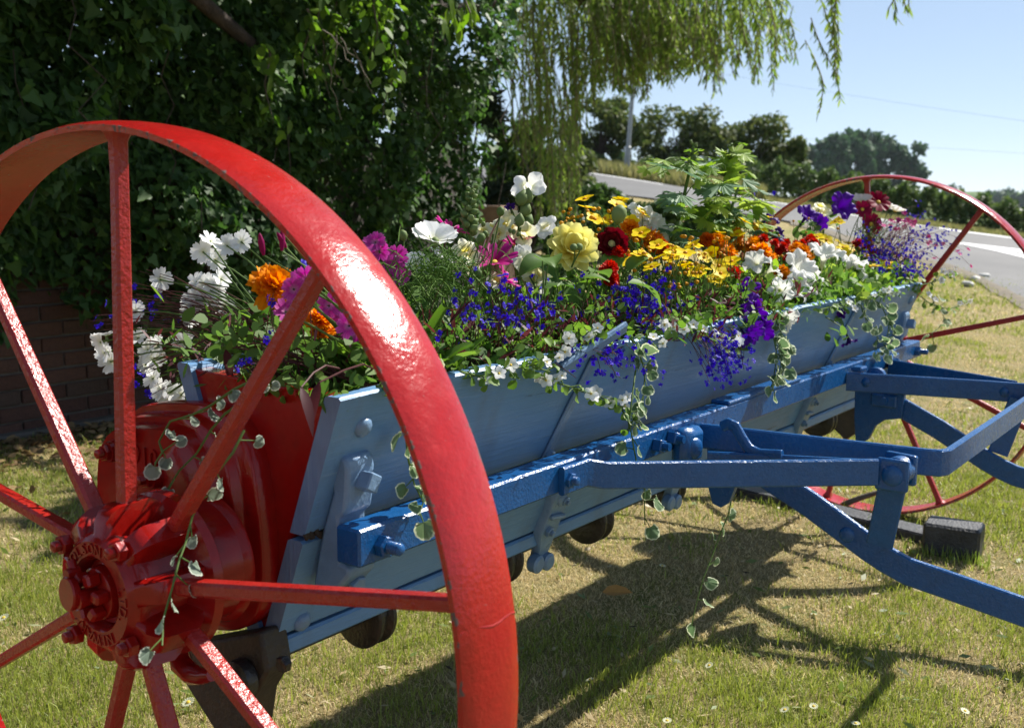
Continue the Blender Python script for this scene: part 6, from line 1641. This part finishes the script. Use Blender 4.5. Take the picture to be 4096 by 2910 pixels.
# ---- lobelia masses
def cloud(conv, cx, cy, sx, sy, n, Y0, Y1, zmin=.80):
    out = []
    while len(out) < n:
        p = at(*conv(random.gauss(cx, sx), random.gauss(cy, sy)), 1, random.uniform(Y0, Y1))
        if p.z > zmin: out.append(p)
    return out
sp = cloud(Z4, 900, 1080, 170, 75, 34, -.20, -.10); lobelia_plant('bed of blue lobelia with dark stems right of the big rim', soil(.95, -.13), sp, sp, 420, (.16, .04, .035), .6, per=3)
sp = cloud(Z4, 1180, 1060, 130, 90, 46, -.20, -.08)+[at(*Z4(x, y), 1, -.12) for x, y in ((610, 840), (730, 795), (1430, 790), (1360, 930), (1080, 900), (1160, 880), (1270, 905), (1310, 890))]; lobelia_plant('dense blue lobelia below the pale snapdragons', soil(1.2, -.13), sp, sp, 420, (.14, .04, .035), .6, per=3)
sp = cloud(Z4, 1960, 1040, 110, 85, 56, -.20, -.12)+cloud(Z4, 1800, 960, 120, 60, 16, -.16, -.1); lobelia_plant('rich blue lobelia cluster above the lever handle', soil(1.72, -.14), sp, sp, 420, (.13, .04, .03), .6, per=6)
sp = cloud(Z4, 1700, 1320, 60, 60, 24, -.24, -.21, .70)+[at(*Z4(x, y), 1, -.225) for x, y in ((1640, 1460), (1700, 1380), (1460, 1350), (1540, 1340), (1750, 1480), (1450, 1490), (1970, 1510), (1945, 1430))]; lobelia_plant('blue lobelia tumbling over the rim behind the lever handle', soil(1.45, -.15), sp, sp, 120, (.06, .04, .03), .7, per=4)
sp = cloud(ZR, 660, 1225, 65, 75, 44, -.24, -.21, .6)+[at(*ZR(x, y), 1, -.235) for x, y in ((560, 1290), (700, 1330), (770, 1320), (640, 1100), (620, 1330), (660, 1340), (590, 1180))]; lobelia_plant('blue lobelia bunch hanging down the front plank in the middle', soil(1.98, -.155), sp, sp, 110, (.05, .03, .04), .3, per=5)
sp = cloud(ZR, 1620, 740, 85, 70, 74, -.18, -.02)+cloud(ZR, 1500, 680, 60, 40, 18, -.1, 0); lobelia_plant('large mound of blue lobelia at the far end', soil(2.72, -.08), sp, sp[::3], 380, (.08, .05, .05), .5, per=9, jitter=.018)
sp = cloud(ZR, 1690, 590, 60, 45, 34, -.04, .06)+cloud(ZR, 1850, 620, 50, 40, 14, -.12, -.02)+[at(*ZR(x, y), 1, .03) for x, y in ((1705, 430), (1700, 460), (1725, 490), (830, 370), (880, 360), (1480, 760))]; lobelia_plant('looser sprays of blue lobelia above the far end', soil(2.78, .0), sp, sp[::2], 200, (.06, .05, .05), .6, per=5, jitter=.014)
PK = Plant('pink_flowered_spray', 'sprays of small pink flowers reaching past the far end', soil(2.80, -.04))
for (x, y) in [(1600+random.gauss(0, 35), 525+random.gauss(0, 16)) for _ in range(16)]+[(1680+random.gauss(0, 25), 530+random.gauss(0, 14)) for _ in range(12)]+[(1640, 475), (1780, 630), (1765, 640), (1800, 720), (1820, 715), (1840, 730), (1930, 680), (1940, 695), (1985, 670), (1998, 760), (1770, 600), (1810, 650), (1850, 640), (1590, 560)]:
    p = at(*ZR(x, y), 1, random.uniform(-.10, .02)); PK.head('pinkie', p, look(.7, .7, .5), 1.15); PK.stem(soil(2.78+random.gauss(0, .03), -.04+random.gauss(0, .03)), p, .0009, .03, .1)
PK.leaf_cloud('bronze', (2.8, -.05, .9), (.06, .05, .04), 90, .022, 'lance'); PK.done(M['dark_stem'])
# ---- tall delphinium-like plant with cut leaves
def palmate(L_):
    """hand-shaped leaf cut into toothed lobes, folded and drooping"""
    V = [(0, 0, 0)]; F = []; U = [(0, .5)]; n = 0; lobes = [(-1.9, .62), (-1.1, .85), (-.38, 1.0), (.38, 1.0), (1.1, .85), (1.9, .62)]
    lobes = [(-1.7, .72), (-.85, .92), (0, 1.0), (.85, .92), (1.7, .72)]; ring_ = []
    for i, (a, l_) in enumerate(lobes):
        for (da, k) in ((-.42, .46), (-.36, .70), (-.26, .66), (-.22, .88), (-.11, .83), (0, 1.0), (.11, .83), (.22, .88), (.26, .66), (.36, .70)):
            r_ = l_*k*L_; aa = a+da; ring_.append((r_*math.sin(aa), r_*math.cos(aa), -.25*r_*r_/L_+.02*L_*math.cos(da*9)+random.gauss(0, .012*L_), k))
    for (x, y, z, k) in ring_: V.append((x, y, z)); U.append((k*.7, .5))
    for i in range(1, len(V)-1): F.append((0, i+1, i))
    return V, F, U
def palm_mesh(mat):
    V, F, U = palmate(.075); return to_mesh('leaf', V, F, G_[mat], 0, None, U)
PL = [palm_mesh('lime') for _ in range(3)]+[palm_mesh('bluegreen') for _ in range(2)]+[palm_mesh('fresh') for _ in range(2)]
DEL = Plant('delphinium', 'tall pale green delphinium with cut leaves towering over the other flowers', soil(2.05, .0), None, 'plant')
st1 = [at(*ZR(x, y), 1, .02) for x, y in ((385, 640), (420, 520), (450, 400), (480, 260), (500, 160), (503, 95))]; st2 = [at(*ZR(x, y), 1, .03) for x, y in ((600, 640), (640, 520), (660, 400), (675, 280), (690, 190), (705, 115))]; st3 = [at(*ZR(x, y), 1, -.02) for x, y in ((690, 650), (690, 560), (715, 430), (745, 340))]
for s_ in (st1, st2, st3): DEL.stem(None, None, .0042, pts=s_); DEL.stem(root_of(s_[0], .01), s_[0], .0045, .005)
LV = [(400, 210, 1.25, 4), (560, 200, .8, 3), (515, 215, .7, 0), (350, 215, .8, 0), (410, 385, 1.0, 3), (350, 390, .9, 4), (560, 205, .7, 4), (720, 155, .85, 0), (770, 140, .7, 1), (660, 150, .6, 0), (690, 205, .9, 1), (640, 195, .8, 0), (730, 230, .8, 2), (790, 235, .7, 1), (560, 285, 1.0, 0), (610, 335, 1.25, 3), (560, 345, .9, 4), (770, 320, 1.0, 1), (820, 300, .8, 4), (640, 390, 1.1, 0), (590, 420, 1.0, 5), (700, 400, 1.1, 2), (860, 410, 1.3, 1), (900, 420, .8, 0), (690, 445, 1.2, 4), (770, 475, 1.2, 1), (700, 490, 1.1, 0), (530, 480, .9, 5), (450, 470, .7, 5), (630, 530, 1.0, 1), (560, 580, 1.0, 5), (720, 540, .9, 6), (480, 600, .9, 4), (900, 570, 1.0, 4), (860, 575, .8, 3), (500, 130, .5, 5), (520, 160, .5, 6), (490, 180, .5, 5), (700, 130, .45, 0), (300, 225, .7, 0), (660, 300, .9, 0), (740, 280, .8, 1), (610, 250, .7, 0), (800, 170, .6, 1), (440, 540, .8, 5), (650, 470, 1.0, 6), (600, 500, .9, 4), (340, 560, .7, 4), (790, 430, .9, 0), (540, 240, .7, 1)]
LV += [(x+random.gauss(0, 45), y+random.gauss(12, 30), s_*random.uniform(.55, .8), random.choice((0, 1, 2, 0, 1, 5, 3))) for (x, y, s_, k) in LV]
for (x, y, s_, k) in LV:
    p = at(*ZR(x, y), 1, random.uniform(-.05, .06)); st = st1 if x < 540 else (st3 if (x > 720 and y > 380) else st2)
    c = min(st, key=lambda v: abs(v.z-(p.z-.02))); d = (p-c); d.z *= .3
    if d.length < .005: d = Vector((random.gauss(0, 1), -.5, 0))
    d.normalize(); leafdir = d*.9+Vector((random.gauss(0, .25), random.gauss(0, .25), random.uniform(-.3, .2))); nrm = UPV*.75+TOCAM*.55+Vector((random.gauss(0, .25), random.gauss(0, .25), 0))
    child('leaf', PL[k], DEL.t, p-leafdir.normalized()*.03*s_, orient(leafdir, nrm), s_*.90); DEL.stem(c, p-leafdir.normalized()*.03*s_, .0015, .008, .1)
for k in range(16): DEL.head('pod', st1[-1]-Vector((0, 0, .0035*k))+Vector((random.gauss(0, .004), random.gauss(0, .004), 0)), (math.cos(k*2.4), math.sin(k*2.4), .8), .55); 
for k in range(9): DEL.head('pod', st2[-1]-Vector((0, 0, .004*k)), (math.cos(k*2.4), math.sin(k*2.4), 1.2), .6)
DEL.done()
MX = Plant('mixed_seedlings', 'thin green stems and small yellow buds rising all through the planting', soil(1.5, -.02), None, 'plant')
for _ in range(260):
    x = random.uniform(.55, 2.75); y = random.uniform(-.16, .08); h_ = random.uniform(.05, .17); a = soil(x, y); b_ = a+Vector((random.gauss(0, .025), random.gauss(-.01, .02), h_)); MX.stem(a, b_, .0009, .012)
    if random.random() < .25 and x > 1.2: MX.head('bidb', b_, look(1.2, .3, .3), .8)
    MX.leaf_cloud('fresh', a.lerp(b_, .7), (.012, .012, .02), 5, .022, 'lance')
MX.done()
# ---- green under-planting that fills the hopper
for k in range(9):
    x = .42+k*.285; U_ = Plant('bedding_foliage', ('mixed green bedding leaves at the near end of the hopper', 'green leaves under the white cosmos', 'green leaves under the cerise cosmos', 'green leaves under the yellow dahlia', 'green leaves under the dark red dahlia', 'green leaves beneath the tall delphinium', 'green leaves under the orange marigolds on the right', 'green leaves beneath the purple petunias', 'green leaves at the far end of the hopper')[k], soil(x, -.03), 'bedding foliage', 'plant')
    U_.leaf_cloud('mid', (x, -.09, .85), (.11, .05, .03), 480, .026, 'oval', .8); U_.leaf_cloud('mid', (x, .05, .87), (.11, .05, .035), 380, .027, 'oval', .8); U_.leaf_cloud('fresh', (x, -.16, .845), (.11, .025, .018), 190, .020, 'oval', .3)
    if k in (0, 1, 2, 3, 4, 5): U_.leaf_cloud('bronze', (x+.1, -.15, .86), (.09, .03, .025), 60, .035, 'lance', .8)
    U_.done()
# ---- trailing plants over the front: white bacopa and variegated ground ivy
def round_leaf(mat, R_=.016):
    V = [(0, 0, 0)]; U = [(0, .5)]; n = 36; bend = random.uniform(-.5, .9)
    for k in range(n+1):
        a = -2.65+5.3*k/n; r_ = R_*(1.0+.06*abs(math.sin(k*math.pi/4))); V.append((r_*math.sin(a), R_*.75+r_*math.cos(a), .22*r_*math.cos(2*a)-bend*.35*r_*math.cos(a)+random.gauss(0, .0007))); U.append((.72, k/n))
    for k in range(n+1):
        a = -2.65+5.3*k/n; V.insert(1+k, (V[1+k][0]*1.0, V[1+k][1], V[1+k][2])) if False else None
    F = [(0, i+1, i) for i in range(1, n+1)]
    # rim ring for the pale edge
    m_ = len(V)
    for k in range(1, n+2):
        v = V[k]; V.append((v[0]*1.16, (v[1]-R_*.75)*1.16+R_*.75, v[2]-.0006)); U.append((1.0, (k-1)/n))
    for k in range(n): F.append((1+k, 2+k, m_+k+1, m_+k))
    V = [(v[0], v[1], v[2]) for v in V]
    return to_mesh('leaf', V, F, G_[mat], 60, None, U)
RL = [round_leaf('varieg') for _ in range(3)]; RG = [round_leaf('grey') for _ in range(2)]
def trailer(label, path, nleaf, meshes, name='variegated_ground_ivy', cat='trailing plant', lsize=(.5, .95), extra=None, group='trailing ground ivy', stem_r=.0015):
    """path: world points from the hopper rim downwards"""
    T_ = Plant(name, label, path[0], group, cat); T_.stem(None, None, stem_r, pts=path)
    for i in range(nleaf):
        t = (i+.6)/nleaf*(len(path)-1); j = min(int(t), len(path)-2); c = path[j].lerp(path[j+1], t-j)
        d = Vector((random.gauss(0, 1), random.gauss(-.5, .5), random.gauss(-.2, .7))).normalized(); tip = c+d*random.uniform(.008, .024)
        T_.stem(c, tip, .0010, .003, n=3); child('leaf', random.choice(meshes), T_.t, tip, orient(d+Vector((random.gauss(0, .4), 0, -.5)), (random.gauss(0, .8), -1, random.gauss(.4, .7))), random.uniform(*lsize))
    if extra: extra(T_, path)
    T_.done(); return T_
def pth(conv, pts, Y0, Y1, ax=1): return [at(*conv(x, y), ax, Y0+(Y1-Y0)*i/(len(pts)-1)) for i, (x, y) in enumerate(pts)]
trailer('variegated trail falling past the middle of the toolbar', pth(ZR, [(930, 1000), (960, 1080), (990, 1150), (985, 1230), (975, 1300), (960, 1380)], -.20, -.235), 26, RL)
trailer('second variegated trail beside the middle one, nearer the purple petunias', pth(ZR, [(900, 1050), (930, 1120), (950, 1220), (945, 1300), (935, 1370), (925, 1410)], -.20, -.24), 20, RL)
trailer('variegated trail before the far end of the front plank', pth(ZR, [(1440, 930), (1510, 960), (1540, 1020), (1560, 1100), (1530, 1180), (1560, 1230)], -.20, -.24), 24, RL)
trailer('shorter variegated trail left of the far one', pth(ZR, [(1400, 950), (1420, 1020), (1460, 1080), (1500, 1150), (1480, 1230)], -.20, -.23), 16, RL)
trailer('long thin trail hanging from the near brace towards the grass', [at(x, y, 1, Y) for x, y, Y in ((1420, 820, -.21), (1412, 880, -.235), (1405, 940, -.245), (1415, 1000, -.25), (1425, 1050, -.255), (1438, 1085, -.255), (1440, 1170, -.25))], 13, RL, lsize=(.55, .9))
trailer('wiry trail dangling under the hoop clamp down to the lawn', [at(x, y, 1, Y) for x, y, Y in ((1640, 1080, -.24), (1625, 1150, -.24), (1612, 1180, -.235), (1590, 1240, -.235), (1570, 1290, -.235), (1556, 1340, -.235), (1543, 1395, -.235))], 8, RL, lsize=(.5, .9))
trailer('variegated trail with a few leaves at the far corner', pth(ZR, [(1780, 900), (1800, 960), (1850, 1020), (1855, 1070), (1790, 1120), (1800, 1180)], -.20, -.22), 8, RL, lsize=(.7, 1.0))
trailer('variegated trail behind the near rim over the front plank', [at(x, y, 1, Y) for x, y, Y in ((960, 820, -.20), (925, 900, -.20), (905, 960, -.20), (910, 1020, -.20), (925, 1080, -.215), (945, 1120, -.22), (935, 1150, -.225))], 12, RL, lsize=(.55, 1.0))
trailer('variegated trail by the lever handle down the front plank', [at(x, y, 1, Y) for x, y, Y in ((1400, 745, -.20), (1425, 780, -.215), (1440, 830, -.22), (1435, 900, -.235), (1400, 960, -.24))], 14, RL)
# grey trails over the gear case and hub
def g3(pts, X0, X1): return [at(*p, 0, X0+(X1-X0)*i/(len(pts)-1)) for i, p in enumerate(pts)]
trailer('grey variegated trail hanging from the slanting spoke over the hub', g3([(545, 960), (520, 1010), (480, 1060), (430, 1150), (415, 1210), (400, 1250), (385, 1310), (365, 1380), (362, 1440)], .12, -.035), 11, RG, lsize=(.35, .62), stem_r=.0016)
trailer('grey variegated trail arching across the top of the gear case', g3([(560, 850), (520, 870), (470, 905), (430, 925), (380, 940), (355, 985), (362, 1010), (345, 1035)], .16, .09), 9, RG, lsize=(.42, .72), stem_r=.0016)
trailer('grey variegated trail lying along the gear case lid', g3([(600, 830), (560, 880), (500, 925), (470, 960), (440, 1010), (400, 1050), (375, 1090), (330, 1130)], .16, .10), 6, RG, lsize=(.35, .62), stem_r=.0016)
def bac(n_fl):
    def fn(T_, path):
        for i in range(n_fl):
            t = random.uniform(.15, 1)*(len(path)-1); j = min(int(t), len(path)-2); c = path[j].lerp(path[j+1], t-j)+Vector((random.gauss(0, .012), random.gauss(-.008, .006), random.gauss(.008, .010))); T_.head('bacopa', c, look(.5, .9, .4), random.uniform(.9, 1.3)); T_.stem(path[j], c, .0008, .002, n=2)
    return fn
SMALL = []
for k in range(3):
    f = FB(); f.petal(0, .016, .015, sh_oval, tilt=.2, curl=.5, cup=.2, nu=4, nv=4, notch=.06); SMALL.append(f.mesh('leaf', [G_['fresh']]))
BAC = [('white bacopa creeping along the rim right of the big wheel', [(1030, 830), (1080, 840), (1130, 825), (1180, 815), (1230, 830)], 26, 5), ('white bacopa spray hanging over the strap on the front plank', [(1180, 830), (1230, 850), (1280, 865), (1330, 880), (1380, 905), (1410, 945)], 34, 12), ('white bacopa below the first lobelia cluster', [(1440, 770), (1480, 740), (1520, 730), (1560, 735)], 18, 9), ('white bacopa along the rim left of the white petunias', [(1530, 720), (1560, 735), (1600, 760), (1640, 770)], 20, 8), ('white bacopa on the rim near the far end', [(1830, 690), (1880, 680), (1920, 670), (1960, 655), (2000, 650)], 34, 13), ('white bacopa reaching out past the far end', [(2040, 640), (2080, 630), (2110, 615), (2130, 605)], 16, 7), ('white bacopa sprig sticking out beyond the far corner', [(2040, 650), (2080, 680), (2120, 690), (2160, 675)], 16, 7), ('white bacopa tuft at the near corner of the front plank', [(840, 862), (870, 855), (900, 850)], 12, 0), ('small white bacopa by the first snapdragon', [(1230, 770), (1280, 755), (1330, 740)], 14, 6)]
for lab, pts, nl, nf in BAC:
    trailer(lab, [at(x, y, 1, -.205-.004*i) for i, (x, y) in enumerate(pts)], nl, SMALL, 'white_bacopa', 'flower', (.8, 1.3), bac(nf), 'white bacopa trails')
